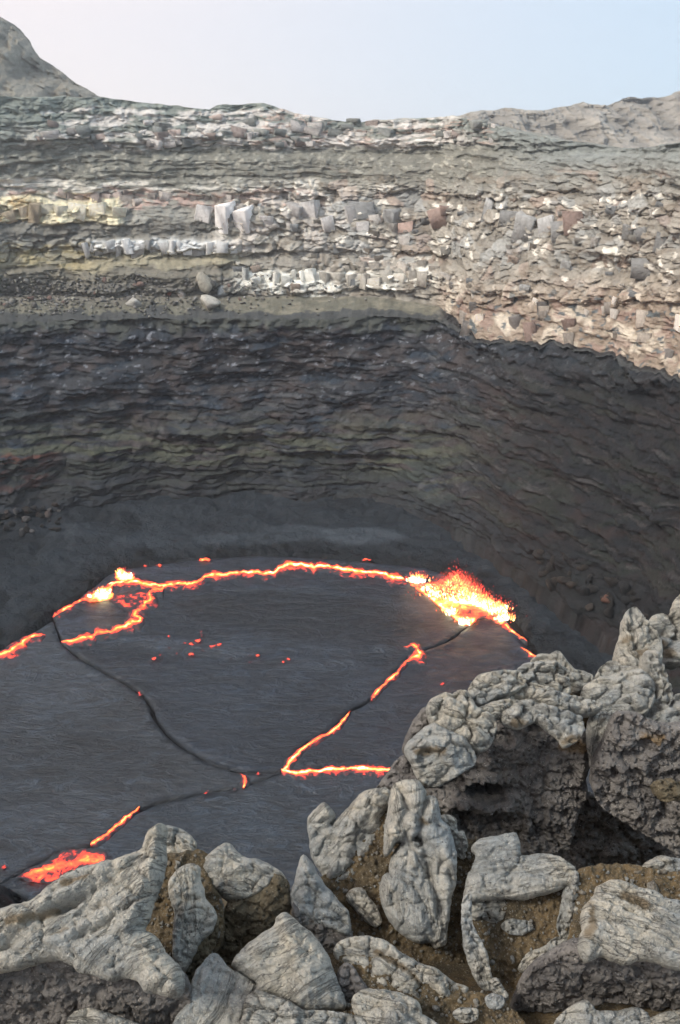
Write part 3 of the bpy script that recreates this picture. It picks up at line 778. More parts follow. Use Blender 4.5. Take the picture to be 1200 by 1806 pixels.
# ------------------------------------------------------------------ molten lava: glowing cracks, pools, fountains
def lava_ribbon(name, px, width, heat, label, cat='lava', group=None, z=ZL + .22, jag=.32, parent=None):
    c = smooth_loop(np.array(px, float), 3.0, closed=False)
    n = len(c)
    w = np.interp(np.linspace(0, 1, n), np.linspace(0, 1, len(width)), width) if not np.isscalar(width) else np.full(n, float(width))
    hh = np.interp(np.linspace(0, 1, n), np.linspace(0, 1, len(heat)), heat) if not np.isscalar(heat) else np.full(n, float(heat))
    tan = np.gradient(c, axis=0); tan /= np.linalg.norm(tan, axis=1)[:, None] + 1e-9
    nn = np.stack([-tan[:, 1], tan[:, 0]], 1)
    s = np.arange(n) * 3.0; k0 = hash(name + str(px[0])) % 97 if False else (px[0][0] * .37 + px[0][1] * .11)
    c = c + nn * (w * .45 * fbm(s / 20, k0, 1.0, 3) + 2.2 * fbm(s / 8, k0 + 4, 1.0, 3))[:, None]
    ends = np.clip(np.minimum(np.arange(n), np.arange(n)[::-1]) / 3.0, .12, 1)
    V, H = [], []
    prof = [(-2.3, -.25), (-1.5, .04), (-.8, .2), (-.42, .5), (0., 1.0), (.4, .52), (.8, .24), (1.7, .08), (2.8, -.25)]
    for q, h in prof:
        r = w * .43 * ends * (1 + .9 * fbm(s / 26, k0, 2.0, 3)) * (1 + jag * fbm(s / 6, k0 + q * 3, 5.0, 3) * (1.3 if abs(q) > .5 else .4))
        p = c + nn * (q * r)[:, None]
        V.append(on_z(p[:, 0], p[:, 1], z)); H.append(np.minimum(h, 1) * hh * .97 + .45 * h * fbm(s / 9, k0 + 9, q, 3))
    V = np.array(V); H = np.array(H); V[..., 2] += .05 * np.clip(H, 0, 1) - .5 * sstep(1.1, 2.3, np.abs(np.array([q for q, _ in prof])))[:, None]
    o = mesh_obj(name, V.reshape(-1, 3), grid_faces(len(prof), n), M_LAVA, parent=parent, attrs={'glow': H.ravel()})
    if parent is None: tag(o, label, cat, group)
    return o
def lava_pool(name, poly, fun, label=None, parent=None, sp=.22, z=ZL + .24, cat='lava', group=None):
    W = LK(poly, z)[:, :2]; loop = smooth_loop(W, sp)
    loop = loop + .18 * np.stack([perlin(loop[:, 0] * 2, loop[:, 1] * 2, 1.), perlin(loop[:, 0] * 2, loop[:, 1] * 2, 7.)], 1)
    pts, _ = jgrid(loop, sp, 3); v, f, bd = triangulate(loop, pts)
    d = seg_dist(v, loop, np.roll(loop, -1, 0)); d[bd] = 0
    X, Y = proj(np.c_[v, np.full(len(v), z)])
    H = fun(X, Y, d, v)
    zz = z + .12 * fbm(v[:, 0] / .8, v[:, 1] / .8, 3., 3)
    o = mesh_obj(name, np.c_[v, zz], f, M_LAVA, parent=parent, attrs={'glow': H})
    if parent is None: tag(o, label, cat, group)
    return o
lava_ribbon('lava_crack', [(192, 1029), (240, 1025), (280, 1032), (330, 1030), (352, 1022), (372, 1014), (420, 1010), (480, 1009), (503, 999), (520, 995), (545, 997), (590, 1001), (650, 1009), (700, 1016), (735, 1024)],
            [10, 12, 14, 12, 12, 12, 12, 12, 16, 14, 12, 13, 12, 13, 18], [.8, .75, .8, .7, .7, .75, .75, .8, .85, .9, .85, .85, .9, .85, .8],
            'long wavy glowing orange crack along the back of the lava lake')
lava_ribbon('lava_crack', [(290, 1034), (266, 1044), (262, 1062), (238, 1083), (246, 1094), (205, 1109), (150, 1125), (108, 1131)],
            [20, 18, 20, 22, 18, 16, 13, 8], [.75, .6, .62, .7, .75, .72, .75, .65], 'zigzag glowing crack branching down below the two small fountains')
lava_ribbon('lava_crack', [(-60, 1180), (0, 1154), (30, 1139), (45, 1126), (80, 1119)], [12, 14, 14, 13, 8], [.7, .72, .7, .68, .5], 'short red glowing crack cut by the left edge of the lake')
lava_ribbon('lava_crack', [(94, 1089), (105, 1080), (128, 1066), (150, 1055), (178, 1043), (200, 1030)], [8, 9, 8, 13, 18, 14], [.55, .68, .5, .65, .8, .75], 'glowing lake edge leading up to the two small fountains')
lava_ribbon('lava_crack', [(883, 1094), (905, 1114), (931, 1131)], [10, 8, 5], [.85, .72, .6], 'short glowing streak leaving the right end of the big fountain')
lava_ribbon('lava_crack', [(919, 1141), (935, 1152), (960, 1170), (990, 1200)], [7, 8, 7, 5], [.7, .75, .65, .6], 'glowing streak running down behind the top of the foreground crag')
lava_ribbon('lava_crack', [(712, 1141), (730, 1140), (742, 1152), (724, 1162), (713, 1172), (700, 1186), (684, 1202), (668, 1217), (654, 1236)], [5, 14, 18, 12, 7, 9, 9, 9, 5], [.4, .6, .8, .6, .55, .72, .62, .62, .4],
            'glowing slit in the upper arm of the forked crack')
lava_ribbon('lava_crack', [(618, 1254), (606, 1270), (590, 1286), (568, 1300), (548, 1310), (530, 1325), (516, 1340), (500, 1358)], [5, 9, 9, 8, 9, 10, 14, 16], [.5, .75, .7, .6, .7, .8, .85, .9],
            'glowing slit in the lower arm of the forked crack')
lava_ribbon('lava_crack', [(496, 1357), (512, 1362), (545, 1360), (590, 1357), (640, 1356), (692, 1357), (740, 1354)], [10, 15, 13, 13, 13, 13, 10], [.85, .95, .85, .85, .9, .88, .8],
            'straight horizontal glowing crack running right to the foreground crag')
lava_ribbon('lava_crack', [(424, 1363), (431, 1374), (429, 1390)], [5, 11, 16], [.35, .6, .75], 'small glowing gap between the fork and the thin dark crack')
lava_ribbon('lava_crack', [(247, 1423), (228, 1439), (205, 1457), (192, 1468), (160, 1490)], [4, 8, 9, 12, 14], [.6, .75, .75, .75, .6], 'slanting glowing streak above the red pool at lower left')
def poolA(X, Y, d, v):
    n = fbm(v[:, 0] / 1.3, v[:, 1] / 1.3, 4., 4)
    line = seg_dist(np.c_[X, Y], np.array([(40, 1545), (60, 1536), (100, 1530), (150, 1517)], float), np.array([(60, 1536), (100, 1530), (150, 1517), (182, 1515)], float))
    return np.clip(.20 + .22 * n, .06, .34) * sstep(0, .5, d) + .32 * np.exp(-(line / 6) ** 2)
lava_pool('lava_pool', [(30, 1549), (48, 1532), (75, 1524), (92, 1508), (120, 1499), (155, 1496), (180, 1500), (189, 1512), (180, 1524), (150, 1537), (125, 1552), (100, 1560), (70, 1556)], poolA,
          'flat crimson pool of lava just above the left foreground slab')
lava_pool('lava_pool', [(192, 1056), (215, 1046), (250, 1040), (286, 1040), (266, 1052), (258, 1070), (240, 1082), (214, 1074), (200, 1066)],
          lambda X, Y, d, v: (.17 + .4 * fbm(v[:, 0] / 1.1, v[:, 1] / 1.1, 2., 4, .6)) * sstep(0, .8, d), 'dull red speckled wedge of crust beside the two small fountains', z=ZL + .2)
spots = [(355, 1119, 6, 9), (350, 1130, 10, 6), (338, 1136, 9, 5), (376, 1141, 14, 7), (387, 1136, 8, 5), (338, 1153, 8, 8), (357, 1147, 7, 5), (327, 1134, 5, 4), (272, 1161, 6, 5), (300, 1141, 4, 4), (281, 1154, 4, 3),
         (408, 1162, 6, 6), (441, 1157, 8, 5), (455, 1156, 6, 5), (442, 1168, 5, 4), (501, 1166, 4, 6), (508, 1162, 4, 4), (313, 1152, 3, 3), (362, 987, 18, 6), (258, 997, 6, 4), (282, 997, 8, 4), (247, 1224, 9, 7), (5, 1529, 9, 13), (365, 1397, 7, 8), (412, 1393, 8, 4), (780, 1206, 5, 5), (647, 987, 12, 4), (456, 1364, 5, 5), (298, 1122, 4, 4)]
for (x, y, w, h) in spots:
    k = RNG.uniform(.5, 1.35, 10); a = np.linspace(0, 2 * np.pi, 10, endpoint=False)
    poly = [(x + w * .58 * q * math.cos(b), y + h * .52 * q * math.sin(b)) for q, b in zip(k, a)]
    lava_pool('lava_spot', poly, lambda X, Y, d, v: .15 + .42 * sstep(0, .35, d), 'tiny red glowing hole burnt through the dark lake crust' if not (x < 20 or y > 1220 or y < 1000) else
              ('red glowing hole on the thin dark crack' if y == 1224 else 'red glow at the left picture edge beside the crimson pool' if x < 20 else 'small glowing hole along the far shore of the lake' if y < 1000 else 'small red glow in the dark crack left of the fork'),
              sp=.14, group='glowing holes in the crust of the lake' if not (x < 20 or y > 1220 or y < 1000) else (None if y == 1224 or x < 20 else 'glowing holes along the far shore' if y < 1000 else 'glows in the dark crack'))

_ico = None
def ico():
    global _ico
    if _ico is None:
        bm = bmesh.new(); bmesh.ops.create_icosphere(bm, subdivisions=1, radius=1)
        _ico = (np.array([tuple(v.co) for v in bm.verts]), np.array([[v.index for v in f.verts] for f in bm.faces])); bm.free()
    return _ico
def spray(name, pos, size, stretch, heat, parent):
    V0, F0 = ico(); n = len(pos)
    V0 = V0 * .5
    ax = stretch / (np.linalg.norm(stretch, axis=1)[:, None] + 1e-9); L = np.linalg.norm(stretch, axis=1)
    dot = (V0 @ ax.T).T                                  # (n,12)
    V = pos[:, None] + size[:, None, None] * V0[None] + (dot * (L * size)[:, None])[..., None] * ax[:, None]
    F = (F0[None] + (np.arange(n) * len(V0))[:, None, None]).reshape(-1, 3)
    o = mesh_obj(name, V.reshape(-1, 3), F, M_SPRAY, parent=parent, attrs={'glow': np.repeat(heat, len(V0))})
    o['kind'] = 'stuff'; return o
def mat_spray():
    t = NT('lava_spray'); heat = t.attr('glow')
    r = t.new('ShaderNodeValToRGB'); t.link(heat, r.inputs[0]); cr = r.color_ramp
    st = [(0., (.30, .012, .012)), (.3, (.85, .05, .04)), (.55, (1, .16, .05)), (.75, (1, .5, .1)), (.9, (1, .86, .4)), (1, (1, .97, .75))]
    cr.elements[0].color = (*st[0][1], 1); cr.elements[1].color = (*st[-1][1], 1)
    for p, k in st[1:-1]: e = cr.elements.new(p); e.color = (*k, 1)
    t.link(r.outputs[0], t.b.inputs['Emission Color']); t.link(t.rng(heat, 0, 1, .9, 2.6), t.b.inputs['Emission Strength'])
    t.b.inputs['Base Color'].default_value = (.05, .02, .02, 1); return t.m
M_SPRAY = mat_spray()
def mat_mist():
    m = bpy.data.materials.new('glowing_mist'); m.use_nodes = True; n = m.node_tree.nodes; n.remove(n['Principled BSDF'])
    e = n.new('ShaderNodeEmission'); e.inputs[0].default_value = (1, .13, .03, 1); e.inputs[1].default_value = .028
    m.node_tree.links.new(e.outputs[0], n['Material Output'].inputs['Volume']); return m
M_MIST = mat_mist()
def fountain(label, vents, pool, poolfun, n, hmax, spread, seed):
    r = np.random.default_rng(seed)
    v0 = LK([(q[0], q[1]) for q in vents], ZL + .3)
    root = empty('lava_fountain', v0.mean(0), label, 'lava fountain')
    lava_pool('pool', pool, poolfun, parent=root, sp=.2, z=ZL + .34)
    wts = np.array([q[2] for q in vents], float); idx = r.choice(len(vents), n, p=wts / wts.sum())
    hs = np.array([q[3] for q in vents])[idx]
    t = r.beta(1.1, 2.3, n)                                         # how far out of the core
    az = r.uniform(0, 2 * np.pi, n); rad = np.abs(r.normal(0, 1, n)) * spread * (.35 + t) * (.4 + hs)
    up = hmax * hs * t * np.clip(1.15 - .3 * np.abs(r.normal(0, 1, n)), .1, 2) * np.exp(-(rad / (2.6 * spread)) ** 2)
    pos = v0[idx] + np.stack([rad * np.cos(az), .6 * rad * np.sin(az), up], 1)
    size = (.05 + .34 * (1 - t) ** 2.2) * r.uniform(.5, 1.3, n) * np.clip(hs, .6, 1)
    heat = np.clip(1.16 - 1.15 * t - .2 * rad / spread + r.normal(0, .1, n), .04, 1)
    stv = np.stack([np.cos(az) * .5, np.sin(az) * .5, np.ones(n) * 1.2], 1) * r.uniform(.4, 2.6, n)[:, None]
    spray('spray', pos, size, stv, heat, root)
    # emissive volumes adding a soft glow, for droplets too fine to see singly
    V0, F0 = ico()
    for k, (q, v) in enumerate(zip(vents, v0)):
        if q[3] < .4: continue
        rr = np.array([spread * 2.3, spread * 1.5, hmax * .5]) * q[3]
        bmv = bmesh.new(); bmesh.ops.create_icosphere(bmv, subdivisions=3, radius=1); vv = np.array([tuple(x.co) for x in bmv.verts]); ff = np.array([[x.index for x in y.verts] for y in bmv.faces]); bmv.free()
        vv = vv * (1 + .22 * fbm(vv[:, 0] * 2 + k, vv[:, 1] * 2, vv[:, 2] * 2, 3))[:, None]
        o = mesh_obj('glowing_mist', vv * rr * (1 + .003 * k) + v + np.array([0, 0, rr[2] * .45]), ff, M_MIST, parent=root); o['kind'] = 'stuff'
    return root
mainpool = [(706, 1012), (735, 1022), (765, 1032), (790, 1030), (830, 1042), (862, 1058), (890, 1072), (897, 1088), (893, 1100), (880, 1102), (866, 1094), (845, 1092), (826, 1107), (806, 1096), (780, 1076), (752, 1052), (728, 1036)]
def mp(X, Y, d, v):
    n = fbm(v[:, 0] / .9, v[:, 1] / .9, 6., 4)
    hot = np.exp(-(((X - 806) / 30) ** 2 + ((Y - 1048) / 20) ** 2))
    edge = np.exp(-(seg_dist(np.c_[X, Y], np.array([(745, 1045), (785, 1075), (815, 1098)], float), np.array([(785, 1075), (815, 1098), (835, 1098)], float)) / 8) ** 2)
    rt = np.exp(-(seg_dist(np.c_[X, Y], np.array([(810, 1050), (860, 1072), (888, 1078)], float), np.array([(860, 1072), (888, 1078), (888, 1100)], float)) / 8) ** 2)
    return (.28 + .3 * n + .75 * hot + .55 * edge + .6 * rt) * sstep(-.1, .4, d)
fountain('big bursting lava fountain throwing yellow and red spray at the right of the lake', [(803, 1050, 12, 1.0), (812, 1055, 8, .85), (788, 1048, 5, .7), (775, 1050, 4, .45), (832, 1060, 5, .55), (856, 1068, 4, .45), (878, 1078, 4, .42), (888, 1092, 2, .3), (735, 1026, 2, .45), (760, 1040, 3, .3), (795, 1080, 2, .2), (820, 1098, 2, .2)],
         mainpool, mp, 9000, 4.3, 1.35, 5)
sp1 = lambda cx, cy: (lambda X, Y, d, v: .4 + .7 * np.exp(-(((X - cx) / 14) ** 2 + ((Y - cy) / 9) ** 2)) * sstep(-.1, .3, d))
fountain('small lava fountain nearer the left shore, the lower of the two', [(181, 1048, 6, .6), (172, 1050, 3, .4), (190, 1046, 3, .45), (160, 1053, 1, .25)],
         [(150, 1056), (165, 1046), (182, 1042), (200, 1046), (196, 1056), (178, 1060), (160, 1062)], sp1(180, 1048), 420, 2.6, .55, 6)
fountain('small lava fountain at the far left shore, the upper of the two', [(220, 1017, 6, .6), (212, 1012, 3, .5), (230, 1017, 3, .35)],
         [(203, 1012), (215, 1008), (232, 1011), (238, 1019), (222, 1025), (206, 1022)], sp1(220, 1016), 320, 2.6, .5, 7)

# ------------------------------------------------------------------ blocks of the upper cliff (parts of it) and rubble
def rock_mesh(name, seed, sub=2, angular=.5):
    """a broken angular stone of about unit size, cut by random planes"""
    r = np.random.default_rng(seed)
    bm = bmesh.new(); bmesh.ops.create_icosphere(bm, subdivisions=sub, radius=1)
    V = np.array([tuple(v.co) for v in bm.verts]); F = np.array([[v.index for v in f.verts] for f in bm.faces]); bm.free()
    V *= 1.25
    nrm = r.normal(size=(11, 3)); nrm /= np.linalg.norm(nrm, axis=1)[:, None]
    for q in nrm:
        lim = r.uniform(.5, .85); d = V @ q
        V -= np.clip(d - lim, 0, None)[:, None] * q
    V *= (1 + .12 * fbm(V[:, 0] * 1.5 + seed, V[:, 1] * 1.5, V[:, 2] * 1.5, 3))[:, None]
    return V * .8, F
def block_mesh(seed):
    r = np.random.default_rng(seed)
    bm = bmesh.new(); bmesh.ops.create_cube(bm, size=1.7)
    for v in bm.verts: v.co += Vector(r.uniform(-.24, .24, 3))
    bmesh.ops.bevel(bm, geom=list(bm.edges), offset=.07, segments=1, affect='EDGES')
    bmesh.ops.triangulate(bm, faces=list(bm.faces))
    V = np.array([tuple(v.co) for v in bm.verts]); F = np.array([[v.index for v in f.verts] for f in bm.faces]); bm.free()
    V += .035 * r.normal(size=V.shape)
    return V, F
def proto_mesh(name, VF, mat):
    o = mesh_obj(name, VF[0], VF[1], mat, smooth=False); me = o.data; bpy.data.objects.remove(o); return me
BLOCKS = [proto_mesh('block', block_mesh(s), M_BLOCK) for s in range(8)]
STONES = [proto_mesh('stone', rock_mesh('s', 40 + s), M_BLOCK) for s in range(8)]
STV = [rock_mesh('s', 70 + s, 1) for s in range(8)]
wpx = np.stack(proj(WD), -1); wflat = wpx.reshape(-1, 2)
r_up0, r_up1 = iz[2], iz[3]
up_px = wpx[r_up0:r_up1]
def wall_at(px, py, r0, r1):
    sub = wpx[r0:r1]; k = np.argmin((sub[..., 0] - px) ** 2 + (sub[..., 1] - py) ** 2)
    i, j = divmod(int(k), nc); return WD[r0 + i, j], WOUT[j]
def put(name, me, P, axes, size, rgb, parent=None):
    o = bpy.data.objects.new(name, me); col.objects.link(o)
    M = Matrix.Identity(4)
    for k in range(3):
        for q in range(3): M[q][k] = axes[k][q] * size[k]
        M[k][3] = P[k]
    if parent is not None: o.parent = parent
    o.matrix_local = M
    c = s2l(rgb); c = (.7 * c + .3 * c.mean()) * ((2.3 if rgb[0] > 165 else 1.8) if parent is not None else 1.5 if rgb[0] > 90 else 1.1); o.color = (*map(float, c), 1)
    return o
def cliff_block(px, py, w, h, rgb, proud=.13):
    P, outw = wall_at(px, py, r_up0, r_up1)
    dep = P[1] * CP - P[2] * SP; m = dep / FPX
    sx, sz = w * m / 1.9, h * m / 1.8; sy = .5 * (sx + sz)
    tang = np.array([-outw[1], outw[0], 0]); tang = tang if tang[0] > 0 else -tang
    a = random.uniform(-.22, .22); tz = np.array([0, 0, 1.])
    ax = tang * math.cos(a) + tz * math.sin(a); az = tz * math.cos(a) - tang * math.sin(a)
    b = random.uniform(-.55, .55); ay = np.cross(az, ax) ; ax = ax * math.cos(b) + ay * math.sin(b); ay = np.cross(az, ax)
    j = random.uniform(.85, 1.12)
    put('rock_block', random.choice(BLOCKS), P + outw * sy * (1 - 2 * proud) * .8, (ax, ay, az), (sx, sy, sz), tuple(np.clip(np.array(rgb) * j, 0, 235)), upper_cliff)
def block_row(x0, x1, y, wr, h, rgb, slope=0, gap=1.0):
    x = x0
    while x < x1:
        w = random.uniform(*wr)
        cliff_block(x + w / 2, y + slope * (x - x0) + random.uniform(-6, 6), w * gap * random.uniform(.8, 1.25), h * random.uniform(.6, 1.2), rgb); x += w
block_row(62, 214, 374, (26, 46), 30, (198, 191, 166))
block_row(-20, 60, 378, (18, 34), 30, (176, 158, 128))
block_row(148, 432, 438, (9, 24), 24, (188, 189, 187))
block_row(100, 215, 346, (10, 20), 13, (178, 160, 150))
block_row(210, 395, 352, (14, 30), 18, (158, 148, 138))
for a in [(396, 386, 30, 48), (430, 390, 34, 40), (520, 378, 34, 34), (548, 372, 28, 34), (575, 398, 24, 28), (360, 378, 26, 32), (470, 392, 26, 24), (618, 380, 26, 30), (640, 404, 24, 24)]: cliff_block(*a, (188, 184, 180))
for a in [(925, 405, 40, 50), (962, 408, 28, 48), (990, 410, 50, 40), (900, 388, 34, 30), (858, 372, 16, 40), (1086, 468, 52, 32), (1142, 476, 56, 38), (1108, 410, 22, 28), (1130, 416, 20, 26), (690, 388, 30, 34), (640, 372, 50, 28), (1165, 428, 26, 30), (1000, 470, 26, 20), (925, 512, 20, 16)]: cliff_block(*a, (152, 153, 151))
for a in [(775, 388, 44, 40), (790, 372, 30, 16), (1010, 392, 40, 36), (716, 402, 26, 20)]: cliff_block(*a, (162, 134, 120))
block_row(428, 560, 496, (10, 26), 28, (198, 198, 188)); block_row(560, 765, 494, (10, 26), 26, (182, 176, 162)); block_row(600, 760, 472, (12, 24), 16, (166, 158, 146))
for _ in range(90):
    x, y = random.uniform(380, 1240), random.uniform(345, 520)
    s = random.uniform(8, 18)
    cliff_block(x, y, s * random.uniform(.8, 1.5), s * random.uniform(.6, 1.1), random.choice([(150, 144, 134), (132, 128, 118), (164, 158, 150), (126, 130, 132), (150, 132, 116), (178, 172, 162), (120, 110, 96)]), .14)
for _ in range(60):
    x, y = random.uniform(0, 1200), random.uniform(205, 262) + max(0, (x - 800)) * .08 if False else random.uniform(208, 258)
    x = random.uniform(60, 900); s = random.uniform(9, 20)
    cliff_block(x, y, s * 1.6, s * .8, random.choice([(186, 180, 174), (140, 144, 138), (168, 150, 140), (128, 132, 128)]), .2)
for _ in range(24):
    x, y = random.uniform(800, 1210), random.uniform(520, 600); s = random.uniform(10, 26)
    cliff_block(x, y + max(0, x - 1050) * .3, s, s * random.uniform(.8, 1.6), random.choice([(190, 178, 162), (142, 118, 106), (160, 150, 138), (124, 120, 116), (198, 190, 178)]), .2)

_fpt = np.concatenate([np.stack([Pq[:, 0], Pq[:, 1], z_floor], 1), WD[:90].reshape(-1, 3)]); _fpx = np.stack(proj(_fpt), 1); _fd = np.linalg.norm(_fpt, axis=1)
def surf_at(px, py):
    d2 = (_fpx[:, 0] - px) ** 2 + (_fpx[:, 1] - py) ** 2; k = np.where(d2 < max(9., d2.min() * 1.5))[0]
    return _fpt[k[np.argmin(_fd[k])]]
def stone(name, px, py, w, h, rgb, label, group, where='wall', sink=.3, cat='boulder'):
    if where == 'wall': P, _ = wall_at(px, py, iz[1], iz[2] + 40)
    else: P = surf_at(px, py)
    dep = P[1] * CP - P[2] * SP; m = dep / FPX
    a = random.uniform(0, 6.28); ax = np.array([math.cos(a), math.sin(a), random.uniform(-.2, .2)]); ax /= np.linalg.norm(ax)
    az = np.array([random.uniform(-.25, .25), random.uniform(-.25, .25), 1.]); ay = np.cross(az, ax); ay /= np.linalg.norm(ay); az = np.cross(ax, ay)
    sx, sz = w * m * .55, h * m * .55
    o = put(name, random.choice(STONES), P + np.array([0, 0, sz * (1 - 2 * sink)]), (ax, ay, az), (sx, sx * random.uniform(.75, 1.1), sz), tuple(np.clip(np.array(rgb) * random.uniform(.9, 1.1), 0, 230)))
    return tag(o, label, cat, group)
stone('boulder', 372, 540, 42, 32, (198, 194, 180), 'largest cream boulder lying on the ledge, with a rough top', None)
stone('boulder', 366, 508, 40, 42, (178, 172, 154), 'tall pale leaning boulder directly behind the largest cream boulder', None)
stone('boulder', 236, 538, 34, 20, (188, 186, 178), 'pale flat boulder alone on the ledge left of the largest cream boulder', None)
stone('boulder', 394, 520, 30, 24, (150, 156, 158), 'grey boulder just right of the tall pale leaning boulder', None)
stone('boulder', 298, 520, 16, 16, (176, 110, 92), 'small rust red boulder in the rubble left of the pale leaning boulder', None)
stone('boulder', 318, 522, 20, 20, (196, 184, 174), 'pinkish white boulder beside the small rust red boulder', None)
for _ in range(60):
    x = min(700, abs(random.gauss(150, 190))); y = random.uniform(496, 545) - (x > 400) * 6 ; s = random.choice([7, 8, 9, 10, 12, 15])
    stone('fallen_rock', x, y, s * 1.1, s * .9, random.choice([(112, 110, 106), (130, 126, 120), (96, 96, 94), (150, 146, 138), (146, 116, 104), (170, 168, 162)]), 'small fallen rock in the rubble on the ledge below the pale cliff', 'rubble on the ledge')
for _ in range(60):
    x = random.uniform(940, 1180); y = 985 + (x - 940) * .5 + random.uniform(-30, 40); s = random.choice([9, 11, 14, 18, 24])
    stone('fallen_rock', x, y, s * 1.2, s, random.choice([(56, 54, 53), (66, 61, 58), (50, 52, 55), (74, 66, 60)]), 'dark fallen rock at the foot of the right wall behind the crag', 'rocks at the foot of the right wall', where=-48.6)
dv, df, dc = [], [], []
for q in range(1300):
    x = min(760, abs(random.gauss(120, 210))); y = random.triangular(478, 562, 520) - (x > 400) * 4
    P, _ = wall_at(x, y, iz[1], iz[2] + 45); s = random.choice([.14, .18, .22, .3, .36])
    V0_, F0_ = STV[q % 8]; df.append(F0_ + len(dv) * len(V0_)); a = random.uniform(0, 6.28); ca, sa = math.cos(a), math.sin(a)
    vv = V0_ * np.array([s, s * .8, s * .7]); vv = np.stack([vv[:, 0] * ca - vv[:, 1] * sa, vv[:, 0] * sa + vv[:, 1] * ca, vv[:, 2]], 1)
    dv.append(vv + P + np.array([0, -.15, .1])); g = random.uniform(80, 160) if random.random() < .8 else random.uniform(150, 200)
    dc.append(np.ones((len(V0_), 1)) * s2l((g, g * .98, g * random.uniform(.88, .98))))
tag(mesh_obj('rubble', np.concatenate(dv), np.concatenate(df), M_FLOOR, smooth=False, colors=np.concatenate(dc)), 'carpet of small broken stones strewn on the ledge', 'rubble', kind='stuff')
stone('fallen_rock', 1070, 1060, 32, 20, (122, 82, 64), 'rusty orange boulder at the foot of the right wall', None, where=-47.5)
for _ in range(40):
    x = random.uniform(-10, 110); y = 905 + random.uniform(-15, 30) + (110 - x) * .12; s = random.choice([7, 9, 11, 14])
    stone('fallen_rock', x, y, s * 1.2, s, random.choice([(70, 70, 72), (92, 90, 90), (60, 58, 58), (86, 74, 70)]), 'grey fallen rock at the foot of the far left wall', 'rocks at the foot of the far left wall', where=-47.6)
